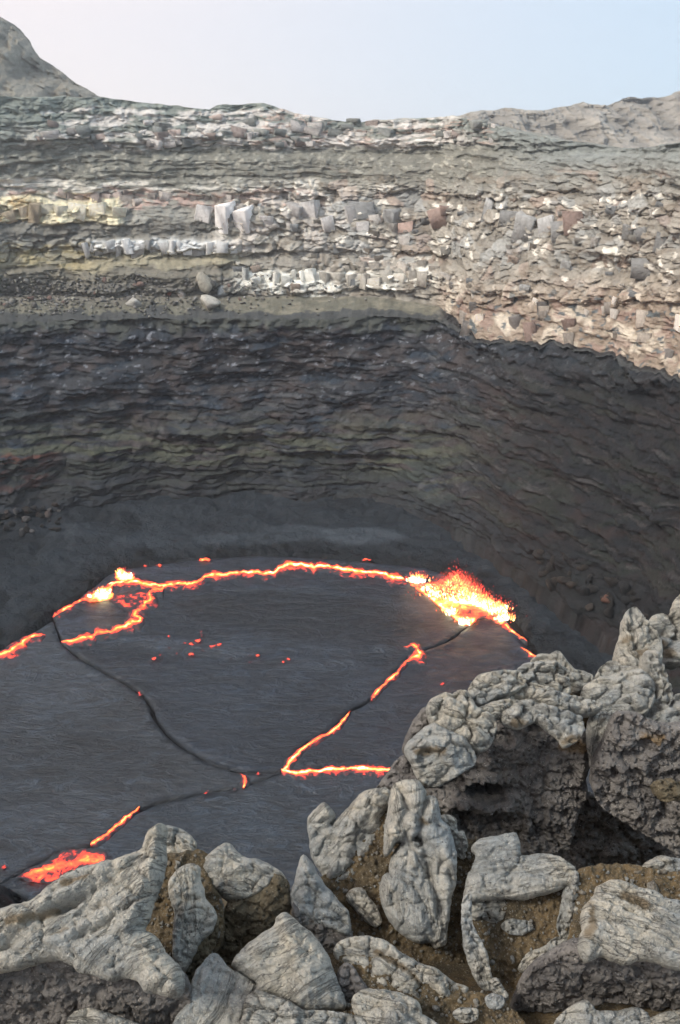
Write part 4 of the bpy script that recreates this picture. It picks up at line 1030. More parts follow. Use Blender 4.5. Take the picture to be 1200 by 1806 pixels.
# ------------------------------------------------------------------ foreground: broken slabs on the near rim
def ground_y(px, py):
    d = ray(px, py); return float(-2.1 / (d[2] + .35 * d[1]) * d[1])       # rim ground: z = -2.1 - 0.35 y
def outline_plane(px, py, y, elev, az=0):
    P = on_y(px, py, y)
    e, a = math.radians(elev), math.radians(az)
    n = np.array([math.sin(a) * math.cos(e), -math.cos(a) * math.cos(e), math.sin(e)])
    A = np.cross(np.array([0, 0, 1.]), n) if elev < 89 else np.array([1., 0, 0]); A /= np.linalg.norm(A)
    B = np.cross(n, A)
    return P, n, A, B
def to_plane(pts, P, n, A, B):
    d = ray([p[0] for p in pts], [p[1] for p in pts]); s = (P @ n) / (d @ n)
    Q = d * s[:, None] - P
    return np.stack([Q @ A, Q @ B], 1)
CENTRE = np.zeros(3)
_rock_seed = [100]
def slab(name, poly, y, elev, mat, parent, T=None, R=None, back=None, at=None, az=0, lumps=.22, facets=2, grooves=(), pits=(), ridges=(), ropes=None, rough=1.0, dirt=(), spx=2.3, tilt=(0, 0), jag=1.0, cracks=1.0, grow=2.5):
    """a solid stone: traced outline on an inclined plane at its own distance, swollen to both sides, grooved and broken"""
    _rock_seed[0] += 1; sd = _rock_seed[0]; r = np.random.default_rng(sd)
    poly = np.array(poly, float)
    if at is None: k = np.argmax(poly[:, 1]); at = (poly[:, 0].mean(), poly[k, 1])
    if y is None: y = ground_y(*at)
    P, n, A, B = outline_plane(at[0], at[1], y, elev, az)
    q = to_plane(poly, P, n, A, B)
    px2m = np.linalg.norm(on_y(at[0], at[1], y)) / FPX * 1.05
    sp = spx * px2m
    loop = smooth_loop(q, sp)
    if np.sum(loop[:, 0] * np.roll(loop[:, 1], -1) - loop[:, 1] * np.roll(loop[:, 0], -1)) < 0: loop = loop[::-1]
    j = px2m * 3.4 * jag
    loop = loop + j * np.stack([fbm(loop[:, 0] * 16, loop[:, 1] * 16, sd * 1.7, 4, .65), fbm(loop[:, 0] * 16, loop[:, 1] * 16, sd * 1.7 + 40, 4, .65)], 1)
    tn = np.roll(loop, -1, 0) - np.roll(loop, 1, 0); tn /= np.linalg.norm(tn, axis=1)[:, None] + 1e-9
    loop = loop + px2m * grow * np.stack([tn[:, 1], -tn[:, 0]], 1)
    pts, _ = jgrid(loop, sp, sd)
    v, f, bd = triangulate(loop, pts)
    d = seg_dist(v, loop, np.roll(loop, -1, 0)); d[bd] = 0
    inr = d.max(); T = inr * .75 if T is None else T * px2m; R = inr * .6 if R is None else R * px2m * .7
    back = T * 1.3 if back is None else back * px2m
    prof = np.clip(1 - (1 - np.clip(d / R, 0, 1)) ** 2.7, 0, 1) ** .6
    h = T * prof
    a, b = v[:, 0], v[:, 1]; fr = 1.0
    env = np.clip(prof * 1.15, 0, 1)
    h = h + env * T * lumps * 1.6 * fbm(a / (inr * 1.3), b / (inr * 1.3), sd * 3.1, 3)
    h = h + env * (tilt[0] * a + tilt[1] * b)
    for k in range(facets):
        th = r.uniform(0, 6.28); sl = r.uniform(.25, .8); c = r.uniform(.35, .9)
        ca, cb = np.median(a), np.median(b)
        pl = T * r.uniform(.75, 1.0) - sl * ((a - ca) * math.cos(th) + (b - cb) * math.sin(th) - c * inr * .6)
        h = np.minimum(h, np.where(pl > 0, pl, 0) * 1.0 + np.minimum(h, 0) * 0 + (pl <= 0) * .02 * T + 0 * h) if False else np.minimum(h, np.maximum(pl, .25 * h))
    dirtv = np.zeros(len(v))
    uv = np.stack([a, b], 1)
    wob = px2m * 5 * np.stack([fbm(a * 22, b * 22, 3.3, 3), fbm(a * 22, b * 22, 9.3, 3)], 1)
    for line, w, dep in ridges:
        L = smooth_loop(to_plane(line, P, n, A, B), sp * 4, closed=False); dl = line_dist(uv + wob, L)
        h += env * dep * px2m * np.exp(-(dl / (w * px2m)) ** 2)
    for line, w, dep in grooves:
        L = smooth_loop(to_plane(line, P, n, A, B), sp * 4, closed=False); dl = line_dist(uv + wob, L)
        g = np.exp(-(dl / (w * px2m)) ** 2) * .6 + np.exp(-np.abs(dl) / (w * px2m * .5)) * .4
        h -= 1.6 * dep * px2m * g * (.7 + .6 * fbm(a * 9, b * 9, 1.1, 2)); dirtv = np.maximum(dirtv, .38 * np.exp(-(dl / (w * px2m * .9)) ** 2))
    for (cx, cy, rx, ry, dep) in pits:
        c = to_plane([(cx, cy), (cx + rx, cy), (cx, cy + ry)], P, n, A, B)
        ex, ey = c[1] - c[0], c[2] - c[0]; M = np.linalg.inv(np.stack([ex, ey], 1)); rel = (uv + wob - c[0]) @ M.T
        rr = np.hypot(rel[:, 0], rel[:, 1]) + .25 * fbm(a * 30, b * 30, 6.1, 3)
        h -= dep * px2m * sstep(1.15, .55, rr)
    for line, w in dirt:
        L = to_plane(line, P, n, A, B); dl = line_dist(uv + wob * 1.5, L)
        dirtv = np.maximum(dirtv, 1.1 * np.exp(-(dl / (w * px2m)) ** 2))
    if ropes is None and mat is M_PALE and inr > 14 * px2m:
        ev = np.linalg.eigh(np.cov((v - v.mean(0)).T))[1][:, 1]; ropes = (math.degrees(math.atan2(ev[1], ev[0])), 19, 4.5)
    if ropes:
        ang, wl, amp = ropes; th = math.radians(ang); wl *= px2m
        s = (a * -math.sin(th) + b * math.cos(th)) / wl + 1.1 * fbm(a / (wl * 5), b / (wl * 5), sd, 3)
        rp = 1 - np.abs(np.sin(np.pi * s)) ** .7
        h -= env * amp * px2m * rp * (.35 + .65 * sstep(-.25, .3, fbm(a / (wl * 4), b / (wl * 4), sd + 5., 3)))
    if ropes: th = math.radians(ropes[0])
    else:
        cv = np.cov((v - v.mean(0)).T); ev = np.linalg.eigh(cv)[1][:, 1]; th = math.atan2(ev[1], ev[0])
    wl_ = px2m * (ropes[1] if ropes else 13)
    fa = (-a * math.sin(th) + b * math.cos(th)) / wl_ + .8 * fbm(a / (wl_ * 6), b / (wl_ * 6), sd, 3); fl = (a * math.cos(th) + b * math.sin(th)) / wl_
    # weathering relief
    k = px2m * rough
    h += k * 6.5 * fbm(a / (30 * px2m), b / (30 * px2m), sd * 1.3, 4, .55) * env
    h += k * 4.2 * fbm(a / (9 * px2m), b / (9 * px2m), sd * 2.3, 3, .6)
    wa = a + px2m * 9 * fbm(a / (24 * px2m), b / (24 * px2m), 2.2, 3); wb = b + px2m * 9 * fbm(a / (24 * px2m), b / (24 * px2m), 7.2, 3)
    f1, f2, cid = worley(wa / (26 * px2m), wb / (26 * px2m), sd)
    e = f2 - f1; on = sstep(-.1, .3, fbm(a / (60 * px2m), b / (60 * px2m), sd + .5, 2))
    h -= env * cracks * px2m * (4.0 * sstep(.12, .0, e) * on) - env * cracks * px2m * 3.4 * (cellrand(cid) - .5)
    wl2 = min(52 * px2m, inr * 1.1); f1, f2, cid = worley(wa / wl2 + .31 * sd, wb / (wl2 * .62) + .17 * sd, sd + 5)
    h -= env * cracks * px2m * (7.0 * (f1 - .45) + 6.0 * sstep(.16, 0., f2 - f1) - 6.0 * (cellrand(cid) - .5))
    hb = back * np.sqrt(np.clip(1 - (1 - np.clip(d / (inr * .8), 0, 1)) ** 2, 0, 1)) + 0 * h
    front = P + a[:, None] * A + b[:, None] * B + h[:, None] * n
    # back sheet reuses the same triangulation, joined along the outline
    bk = P + a[:, None] * A + b[:, None] * B - (hb + .05 * inr)[:, None] * n - np.array([0, 0, 1.]) * (hb * .35)[:, None]
    idx = np.arange(len(v)); bi = np.where(bd, idx, 0); inner = np.where(~bd)[0]
    mapb = idx.copy(); mapb[inner] = len(v) + np.arange(len(inner))
    V = np.concatenate([front, bk[inner]]); F = np.concatenate([f, mapb[f][:, ::-1]])
    dv = np.concatenate([dirtv, np.zeros(len(inner))])
    return mesh_obj(name, V, F, mat, parent=parent, attrs={'dirt': dv, 'flow_across': np.concatenate([fa, fa[inner]]), 'flow_along': np.concatenate([fl, fl[inner]])})
def rock_thing(name, label, parts, cat='rock', group=None):
    """parts: list of (part name, outline, kwargs)"""
    c = np.mean(parts[0][1], 0); bot = max(p[1] for p in parts[0][1]); yy = parts[0][2].get('y') or ground_y(c[0], bot)
    root = empty(name, on_y(c[0], bot, yy), label, cat, group)
    for pn, poly, kw in parts:
        kw = dict(kw); kw.setdefault('y', None); kw.setdefault('elev', 52); kw.setdefault('mat', M_PALE)
        slab(pn, poly, parent=root, **kw)
    return root
def single(name, label, poly, cat='rock', group=None, **kw):
    kw.setdefault('y', None); kw.setdefault('elev', 52); kw.setdefault('mat', M_PALE)
    o = slab(name, poly, parent=None, **kw)
    return tag(o, label, cat, group)
SOILS = []
def soil(poly, y=None, elev=60, at=None, **kw):
    kw.setdefault('T', 5); kw.setdefault('R', 25); kw.setdefault('back', 40); kw.setdefault('cracks', .3); kw.setdefault('facets', 0)
    return SOILS.append(slab('soil', poly, y, elev, M_SOIL, None, at=at, rough=2.2, **kw)) or tag(SOILS[-1], kind='structure')

# ground of the rim under everything
gx = np.linspace(-6, 6, 240); gy = np.concatenate([np.linspace(-12, .8, 30), np.linspace(.9, 4.7, 120)])
GX, GY = np.meshgrid(gx, gy)
gz = -2.1 - .35 * np.clip(GY, 0, None) - .12 + .10 * fbm(GX * 1.5, GY * 1.5, 0., 4) + .03 * fbm(GX * 9, GY * 9, 3., 4)
edge = 3.1 - .7 * sstep(-.5, -1.1, GX) + .15 * fbm(GX * .9, 0 * GX, 4., 3) + .55 * sstep(.2, .9, GX)
gz -= np.clip(GY - edge, 0, None) * 3.0
gz -= .9 * np.exp(-(((GX - 1.35) / .42) ** 2 + ((GY - 3.35) / .42) ** 2))          # dark hollow between crag and right slab
tag(mesh_obj('rim_ground', np.stack([GX, GY, gz], -1).reshape(-1, 3), grid_faces(len(gy), len(gx)), M_SOIL, attrs={'dirt': np.zeros(GX.size)}), kind='structure')

# --- bottom left slab
rock_thing('lava_slab', 'big pale ribbed lava slab with a dark broken front, bottom left corner', [
    ('crust', [(-170, 1640), (0, 1606), (30, 1598), (55, 1592), (78, 1572), (105, 1553), (150, 1532), (185, 1524), (230, 1512), (254, 1494), (262, 1474), (282, 1460), (294, 1462), (291, 1490), (291, 1522), (284, 1555), (272, 1582), (263, 1612), (252, 1640), (276, 1656), (291, 1682), (311, 1702), (323, 1722), (319, 1750), (300, 1756), (280, 1749), (256, 1746), (244, 1730), (220, 1722), (195, 1727), (165, 1716), (140, 1712), (128, 1700), (108, 1690), (85, 1692), (50, 1700), (0, 1712), (-170, 1722)],
     dict(at=(150, 1715), y=2.03, elev=60, T=34, R=46, back=30, lumps=.3, facets=0, ropes=(36, 24, 9), rough=.9,
          grooves=[([(-40, 1690), (30, 1668), (90, 1630), (140, 1592), (200, 1560), (255, 1515)], 9, 14), ([(20, 1660), (70, 1628), (110, 1607), (160, 1590)], 7, 13), ([(120, 1668), (160, 1650), (200, 1632), (240, 1602), (272, 1580)], 5, 9), ([(140, 1690), (134, 1675), (150, 1658), (190, 1640)], 5, 9), ([(100, 1652), (140, 1636), (190, 1600), (240, 1560)], 5, 8), ([(60, 1580), (110, 1575), (170, 1545)], 5, 8), ([(200, 1690), (235, 1705), (232, 1722)], 3, 5)],
          ridges=[([(284, 1470), (278, 1530), (255, 1600), (230, 1650)], 16, 16), ([(0, 1640), (80, 1600), (150, 1560), (230, 1525)], 14, 10)],
          dirt=[([(30, 1632), (70, 1622), (105, 1612)], 8), ([(120, 1565), (160, 1555)], 7), ([(100, 1655), (125, 1645)], 6)])),
    ('broken_front', [(-170, 1700), (0, 1690), (85, 1672), (140, 1690), (200, 1700), (260, 1725), (322, 1735), (335, 1770), (325, 1810), (300, 1850), (-170, 1860)],
     dict(at=(150, 1700), y=2.10, elev=-4, T=8, R=30, back=60, mat=M_POROUS, rough=1.5))], cat='rock slab')
single('rock', 'rounded cap stone at the peak of the big ribbed slab', [(284, 1482), (288, 1464), (296, 1458), (318, 1464), (334, 1474), (346, 1490), (341, 1506), (322, 1513), (300, 1515), (289, 1508)], at=(310, 1514), y=ground_y(300, 1600), elev=45, T=18, R=24, cracks=1.4)
single('rock', 'small white flat stone lying on the upper edge of the ribbed slab', [(114, 1545), (124, 1538), (145, 1538), (160, 1546), (156, 1556), (135, 1559), (118, 1555)], at=(138, 1558), y=ground_y(138, 1640), elev=55, T=8, R=9, spx=1.6)
soil([(245, 1520), (270, 1505), (300, 1508), (350, 1500), (372, 1515), (372, 1560), (390, 1590), (392, 1650), (360, 1720), (335, 1790), (312, 1760), (300, 1700), (262, 1650), (262, 1600)], at=(320, 1760), y=ground_y(320, 1755) + .05, elev=58)
rock_thing('twisted_rock', 'twisted finger of pale lava standing in brown soil beside the ribbed slab', [
    ('crust', [(305, 1546), (320, 1531), (338, 1524), (352, 1532), (351, 1550), (358, 1570), (361, 1586), (374, 1603), (381, 1620), (372, 1640), (354, 1655), (342, 1680), (330, 1704), (318, 1714), (309, 1692), (307, 1650), (310, 1612), (302, 1582), (299, 1562)],
     dict(at=(318, 1714), y=ground_y(322, 1745), elev=50, T=26, R=30, back=30, grooves=[([(305, 1590), (330, 1582), (358, 1588)], 4, 5), ([(310, 1640), (335, 1625), (362, 1612)], 4, 5)], tilt=(-.12, 0))),
    ('broken_side', [(374, 1606), (383, 1622), (382, 1655), (366, 1690), (340, 1738), (322, 1750), (316, 1725), (326, 1690), (342, 1662)],
     dict(at=(322, 1750), y=ground_y(322, 1752), elev=42, az=30, T=10, R=14, back=34, mat=M_BROWN, rough=1.3))])
rock_thing('boulder', 'rounded blue grey boulder with a brown crumbly underside, left of centre', [
    ('crust', [(361, 1536), (364, 1516), (378, 1503), (396, 1491), (405, 1490), (418, 1504), (435, 1516), (452, 1517), (472, 1525), (490, 1537), (503, 1551), (508, 1570), (496, 1566), (482, 1552), (470, 1566), (450, 1579), (425, 1586), (398, 1582), (380, 1568), (366, 1553)],
     dict(at=(425, 1586), y=ground_y(425, 1650), elev=56, T=42, R=50, back=40, cracks=.8, grooves=[([(380, 1540), (420, 1528), (468, 1530)], 5, 5)])),
    ('broken_side', [(486, 1540), (504, 1553), (513, 1590), (508, 1612), (486, 1634), (456, 1650), (432, 1668), (414, 1698), (388, 1690), (380, 1655), (392, 1622), (405, 1592), (425, 1580), (450, 1574), (470, 1560)],
     dict(at=(430, 1690), y=ground_y(425, 1672), elev=22, az=12, T=24, R=30, back=40, mat=M_BROWN, rough=1.7))])
single('boulder', 'large smooth gable shaped boulder with flowing grain, bottom centre', [(410, 1702), (420, 1685), (440, 1666), (466, 1646), (485, 1636), (490, 1619), (503, 1611), (516, 1620), (531, 1635), (550, 1650), (565, 1666), (576, 1686), (586, 1710), (596, 1735), (605, 1760), (608, 1776), (590, 1779), (560, 1784), (530, 1787), (508, 1772), (470, 1760), (447, 1752), (454, 1736), (440, 1726), (425, 1714)],
       at=(530, 1787), y=ground_y(530, 1800), elev=56, T=52, R=75, back=50, ropes=(28, 18, 6), facets=0, grooves=[([(412, 1708), (450, 1700), (490, 1686), (530, 1668)], 6, 10), ([(430, 1722), (470, 1716), (520, 1700), (545, 1680)], 4, 7)], ridges=[([(500, 1615), (520, 1660), (535, 1720), (545, 1780)], 18, 12)], cracks=.6)
single('rock', 'flat topped triangular grey block at the bottom edge, left of the gable boulder', [(312, 1795), (334, 1770), (340, 1738), (350, 1710), (374, 1686), (386, 1688), (400, 1705), (425, 1720), (452, 1740), (440, 1752), (434, 1770), (432, 1800), (425, 1850), (300, 1850)],
       at=(380, 1806), y=ground_y(380, 1815), elev=58, T=26, R=24, back=40, cracks=.7)
single('rock', 'low cracked stone along the bottom edge below the gable boulder', [(436, 1760), (455, 1750), (500, 1763), (540, 1784), (598, 1787), (630, 1796), (646, 1808), (640, 1850), (430, 1850), (432, 1785)], at=(530, 1806), y=ground_y(530, 1830), elev=60, T=22, R=20, back=30, cracks=1.5, grooves=[([(520, 1775), (540, 1790), (530, 1810)], 5, 8)])
single('rock', 'pale stone tip poking up at the bottom edge below the ribbed slab', [(122, 1798), (138, 1784), (160, 1780), (185, 1788), (206, 1795), (228, 1801), (255, 1815), (250, 1850), (115, 1850)], at=(180, 1806), y=ground_y(180, 1850), elev=58, T=16, R=18, back=30)
# --- centre
soil([(560, 1560), (600, 1530), (645, 1478), (686, 1402), (720, 1380), (770, 1420), (812, 1478), (850, 1488), (848, 1560), (830, 1620), (850, 1700), (875, 1770), (820, 1765), (770, 1735), (700, 1690), (640, 1668), (600, 1650)], at=(700, 1690), y=ground_y(700, 1690) + .12, elev=50, T=4)
rock_thing('pointed_rock', 'small pyramid shaped rock with a dark broken foot, centre', [
    ('crust', [(515, 1576), (522, 1555), (528, 1530), (536, 1511), (546, 1521), (560, 1545), (578, 1570), (600, 1596), (612, 1610), (617, 1636), (612, 1648), (590, 1640), (568, 1632), (545, 1632), (530, 1620), (517, 1600)],
     dict(at=(570, 1640), y=ground_y(565, 1668), elev=46, T=30, R=38, back=36, grooves=[([(535, 1530), (548, 1560), (550, 1600)], 4, 7), ([(560, 1570), (556, 1600), (575, 1620)], 4, 6)])),
    ('broken_foot', [(517, 1598), (545, 1622), (590, 1628), (616, 1640), (620, 1662), (598, 1676), (560, 1672), (535, 1650), (520, 1625)],
     dict(at=(570, 1676), y=ground_y(565, 1672), elev=8, T=12, R=16, back=36, mat=M_POROUS, rough=1.5))])
single('standing_rock', 'tall pale standing rock with a notched left shoulder, centre', [(546, 1442), (557, 1429), (572, 1418), (584, 1428), (590, 1440), (584, 1456), (598, 1444), (620, 1421), (636, 1403), (650, 1396), (662, 1394), (680, 1392), (690, 1403), (685, 1422), (672, 1447), (674, 1458), (665, 1477), (653, 1500), (645, 1521), (630, 1541), (611, 1556), (601, 1574), (590, 1568), (574, 1546), (560, 1526), (550, 1506), (548, 1480), (544, 1460)],
       at=(600, 1572), y=ground_y(605, 1600), elev=44, T=40, R=48, back=50, cracks=1.3, grooves=[([(575, 1470), (600, 1490), (640, 1480)], 4, 5), ([(584, 1460), (566, 1466), (550, 1480)], 5, 8), ([(620, 1430), (600, 1500), (605, 1540)], 5, 5)], ridges=[([(660, 1400), (630, 1450), (600, 1520)], 16, 10)])
single('standing_rock', 'tallest braided rock of several bulging lobes, middle of the foreground', [(690, 1406), (697, 1386), (711, 1379), (735, 1377), (748, 1394), (752, 1405), (765, 1406), (772, 1425), (776, 1446), (790, 1460), (800, 1490), (803, 1520), (801, 1560), (794, 1582), (791, 1620), (786, 1642), (784, 1662), (770, 1670), (760, 1661), (740, 1661), (715, 1651), (698, 1636), (685, 1616), (675, 1590), (672, 1566), (678, 1546), (690, 1541), (688, 1530), (696, 1506), (710, 1488), (700, 1484), (684, 1506), (679, 1505), (680, 1480), (684, 1446), (688, 1422)],
       at=(740, 1665), y=ground_y(740, 1668), elev=42, T=46, R=42, back=55, cracks=1.1, lumps=.3, facets=0,
       grooves=[([(706, 1392), (716, 1430), (706, 1452), (722, 1484), (735, 1478)], 6, 18), ([(752, 1408), (742, 1440), (736, 1474), (746, 1500), (754, 1540), (766, 1570), (770, 1600), (764, 1640)], 7, 20), ([(735, 1478), (752, 1492), (776, 1515), (792, 1548)], 5, 13), ([(700, 1546), (722, 1556), (740, 1580), (752, 1615), (760, 1640)], 5, 12), ([(700, 1556), (690, 1580), (700, 1610)], 4, 8), ([(776, 1600), (778, 1640), (768, 1660)], 5, 12), ([(742, 1452), (765, 1450), (775, 1458)], 4, 8), ([(712, 1486), (730, 1500), (742, 1530)], 4, 8)],
       dirt=[([(744, 1446), (752, 1452)], 8)])
single('stone', 'small rounded stone in the soil left of the braided rock, upper of two', [(624, 1560), (640, 1548), (655, 1543), (669, 1551), (664, 1563), (645, 1570), (632, 1568)], at=(645, 1570), y=ground_y(645, 1600), elev=52, T=11, R=12, spx=1.8)
single('stone', 'longer stone in the soil left of the braided rock, lower of two', [(613, 1580), (624, 1570), (638, 1568), (648, 1582), (662, 1600), (671, 1624), (662, 1632), (645, 1622), (628, 1602)], at=(662, 1632), y=ground_y(662, 1645), elev=50, T=14, R=14, spx=1.8)
single('stone', 'upright grey splinters right of the braided rock', [(778, 1442), (790, 1440), (803, 1446), (806, 1468), (818, 1470), (823, 1490), (820, 1512), (808, 1508), (796, 1470), (784, 1455)], at=(810, 1510), y=ground_y(810, 1590), elev=30, T=10, R=10, spx=1.8)
# --- curled plate, centre right
rock_thing('curled_plate', 'grey lava plate with wood like grain, curled round a soil filled hollow', [
    ('crust', [(820, 1582), (825, 1550), (838, 1522), (843, 1506), (834, 1496), (850, 1481), (880, 1475), (908, 1470), (915, 1490), (918, 1512), (950, 1508), (985, 1512), (1005, 1525), (1014, 1536), (1010, 1555), (985, 1568), (960, 1576), (920, 1584), (890, 1581), (860, 1585), (832, 1590)],
     dict(at=(910, 1585), y=ground_y(910, 1650), elev=54, T=22, R=20, back=24, ropes=(4, 10, 6), facets=0, cracks=.6, grooves=[([(915, 1512), (908, 1535), (890, 1550)], 2.5, 6), ([(830, 1540), (900, 1536), (990, 1550)], 3, 5), ([(835, 1520), (880, 1510), (915, 1512)], 3, 4)], tilt=(0, -.1))),
    ('left_edge', [(816, 1622), (819, 1585), (830, 1582), (832, 1630), (846, 1656), (860, 1690), (863, 1718), (867, 1744), (852, 1742), (838, 1720), (827, 1690), (819, 1660)], dict(at=(860, 1742), y=ground_y(860, 1735), elev=46, T=13, R=12, back=24, spx=2)),
    ('right_edge', [(998, 1570), (1008, 1538), (1016, 1540), (1019, 1566), (1021, 1592), (1017, 1620), (1016, 1646), (1006, 1666), (992, 1652), (986, 1630), (992, 1600)], dict(at=(1004, 1664), y=ground_y(1004, 1680), elev=46, T=14, R=13, back=24, spx=2, grooves=[([(990, 1640), (1016, 1640)], 3, 4)])),
    ('lower_edge', [(918, 1706), (930, 1685), (960, 1672), (984, 1655), (998, 1668), (980, 1690), (966, 1706), (946, 1719), (928, 1716)], dict(at=(940, 1716), y=ground_y(940, 1712), elev=46, T=13, R=14, back=24, spx=2))], cat='rock plate')
soil([(826, 1592), (860, 1576), (920, 1574), (985, 1560), (1008, 1560), (1004, 1620), (990, 1660), (950, 1700), (930, 1760), (905, 1800), (880, 1770), (862, 1730), (840, 1670), (826, 1625)], at=(900, 1740), y=ground_y(900, 1742) + .10, elev=54, T=-12)
single('stone', 'white saddle shaped stone resting on the curled plate', [(822, 1594), (834, 1582), (846, 1590), (858, 1594), (868, 1586), (878, 1583), (891, 1596), (886, 1618), (868, 1624), (848, 1618), (834, 1621), (828, 1606)], at=(858, 1622), y=ground_y(858, 1655), elev=40, T=12, R=9, spx=1.6, grooves=[([(858, 1592), (860, 1620)], 4, 6)])
single('stone', 'small brick shaped grey stone lying in the soil of the curled plate', [(887, 1634), (897, 1624), (915, 1624), (937, 1628), (936, 1640), (916, 1647), (898, 1643)], at=(912, 1647), y=ground_y(912, 1668), elev=50, T=9, R=7, spx=1.6)
# --- right slab
soil([(1008, 1545), (1030, 1532), (1060, 1526), (1120, 1528), (1180, 1540), (1380, 1556), (1380, 1660), (1120, 1640), (1040, 1690), (1010, 1690), (1005, 1650), (1018, 1600)], at=(1080, 1660), y=ground_y(1080, 1690), elev=64, T=5)
rock_thing('lava_slab', 'broad blue grey slab with slanting grain overhanging a dark hollow, right edge', [
    ('crust', [(1030, 1602), (1048, 1583), (1054, 1566), (1080, 1556), (1110, 1562), (1150, 1575), (1200, 1592), (1380, 1612), (1380, 1712), (1200, 1706), (1160, 1692), (1130, 1691), (1100, 1696), (1062, 1682), (1036, 1692), (1022, 1668), (1030, 1642), (1025, 1618)],
     dict(at=(1120, 1695), y=2.13, elev=64, T=24, R=26, back=26, ropes=(-24, 15, 9), facets=0, cracks=.7, grooves=[([(1060, 1575), (1120, 1600), (1200, 1640)], 4, 8), ([(1040, 1620), (1100, 1640), (1200, 1690)], 4, 7), ([(1090, 1570), (1150, 1600), (1230, 1625)], 4, 8)], pits=[(1105, 1612, 12, 7, 8), (1085, 1595, 8, 4, 5)], dirt=[([(1100, 1585), (1130, 1605)], 12), ([(1040, 1600), (1036, 1660)], 8)])),
    ('broken_front', [(930, 1730), (975, 1698), (1010, 1680), (1040, 1676), (1100, 1684), (1200, 1696), (1380, 1700), (1380, 1800), (1180, 1790), (1110, 1768), (1030, 1772), (985, 1796), (930, 1830), (900, 1800)],
     dict(at=(1080, 1690), y=2.22, elev=-10, T=6, R=10, back=50, mat=M_POROUS, rough=1.4))], cat='rock slab')
single('rock', 'grey stone half buried in ochre soil at the right edge above the blue grey slab', [(1132, 1534), (1148, 1519), (1170, 1512), (1200, 1516), (1380, 1518), (1380, 1560), (1200, 1546), (1165, 1542), (1150, 1530)], at=(1170, 1545), y=ground_y(1170, 1610), elev=50, T=14, R=14)
single('rock', 'narrow grain striped stone between ochre soil and the blue grey slab', [(1110, 1545), (1135, 1542), (1180, 1552), (1182, 1560), (1150, 1562), (1120, 1556)], at=(1150, 1562), y=ground_y(1150, 1620), elev=58, T=8, R=8, spx=1.8)
# --- bottom centre-right
soil([(600, 1690), (700, 1690), (800, 1740), (880, 1765), (930, 1810), (940, 1860), (620, 1860), (600, 1780)], at=(760, 1806), y=ground_y(760, 1806) + .02, elev=62, T=6)
single('rock', 'long low knobbly ridge of rock between the gable boulder and the curled plate', [(591, 1682), (598, 1664), (620, 1656), (650, 1653), (678, 1662), (705, 1680), (740, 1702), (772, 1712), (800, 1734), (824, 1742), (820, 1752), (796, 1744), (792, 1762), (772, 1760), (756, 1736), (735, 1745), (740, 1766), (720, 1756), (690, 1742), (668, 1740), (655, 1720), (635, 1702), (610, 1702)],
       at=(680, 1745), y=ground_y(680, 1765), elev=54, T=22, R=22, back=30, lumps=.4, cracks=1.3, grooves=[([(645, 1668), (690, 1692), (730, 1722), (752, 1750)], 5, 13), ([(650, 1690), (656, 1714)], 4, 8), ([(630, 1670), (660, 1680)], 4, 7)], dirt=[([(665, 1682), (710, 1708), (745, 1740)], 7)])
single('rock', 'dark blue grey wedge in the gap beside the gable boulder', [(598, 1716), (608, 1702), (620, 1706), (634, 1726), (646, 1746), (630, 1752), (612, 1764), (600, 1740)], at=(620, 1764), y=ground_y(620, 1780), elev=44, T=14, R=14, mat=M_POROUS, spx=2)
single('rock', 'pale layered rock at the bottom edge right of the gable boulder', [(622, 1764), (640, 1748), (668, 1746), (700, 1752), (735, 1768), (745, 1790), (770, 1808), (780, 1850), (648, 1850), (634, 1800)], at=(690, 1806), y=ground_y(690, 1825), elev=58, T=24, R=24, back=30, grooves=[([(640, 1766), (690, 1775), (740, 1806)], 4, 7), ([(690, 1752), (720, 1775), (760, 1800)], 4, 7)])
single('stone', 'small white topped stone on brown soil near the bottom edge', [(801, 1788), (810, 1779), (828, 1780), (842, 1784), (840, 1796), (824, 1803), (808, 1799)], at=(822, 1803), y=ground_y(822, 1806), elev=46, T=9, R=8, spx=1.6)
single('stone', 'smooth blue grey pebble at the tip of the curled plate', [(858, 1762), (868, 1756), (884, 1758), (889, 1768), (880, 1778), (864, 1774)], at=(874, 1778), y=ground_y(874, 1790), elev=48, T=9, R=9, spx=1.6, cracks=.4)
single('stone', 'upright chip of rock just above the smooth blue grey pebble', [(868, 1732), (876, 1728), (886, 1742), (896, 1758), (888, 1764), (874, 1756)], at=(884, 1762), y=ground_y(884, 1770), elev=44, T=8, R=8, spx=1.6)
single('rock', 'rounded pale stone at the bottom right edge below the dark hollow', [(975, 1850), (984, 1800), (1010, 1776), (1035, 1767), (1048, 1782), (1056, 1786), (1090, 1786), (1120, 1778), (1140, 1790), (1150, 1850)], at=(1060, 1806), y=ground_y(1060, 1830), elev=58, T=22, R=22, back=30, grooves=[([(1046, 1780), (1040, 1806)], 4, 7)])
single('rock', 'flat pale stone in the bottom right corner', [(1146, 1800), (1175, 1787), (1210, 1785), (1380, 1784), (1380, 1850), (1148, 1850)], at=(1200, 1806), y=ground_y(1200, 1835), elev=60, T=18, R=18, back=30)

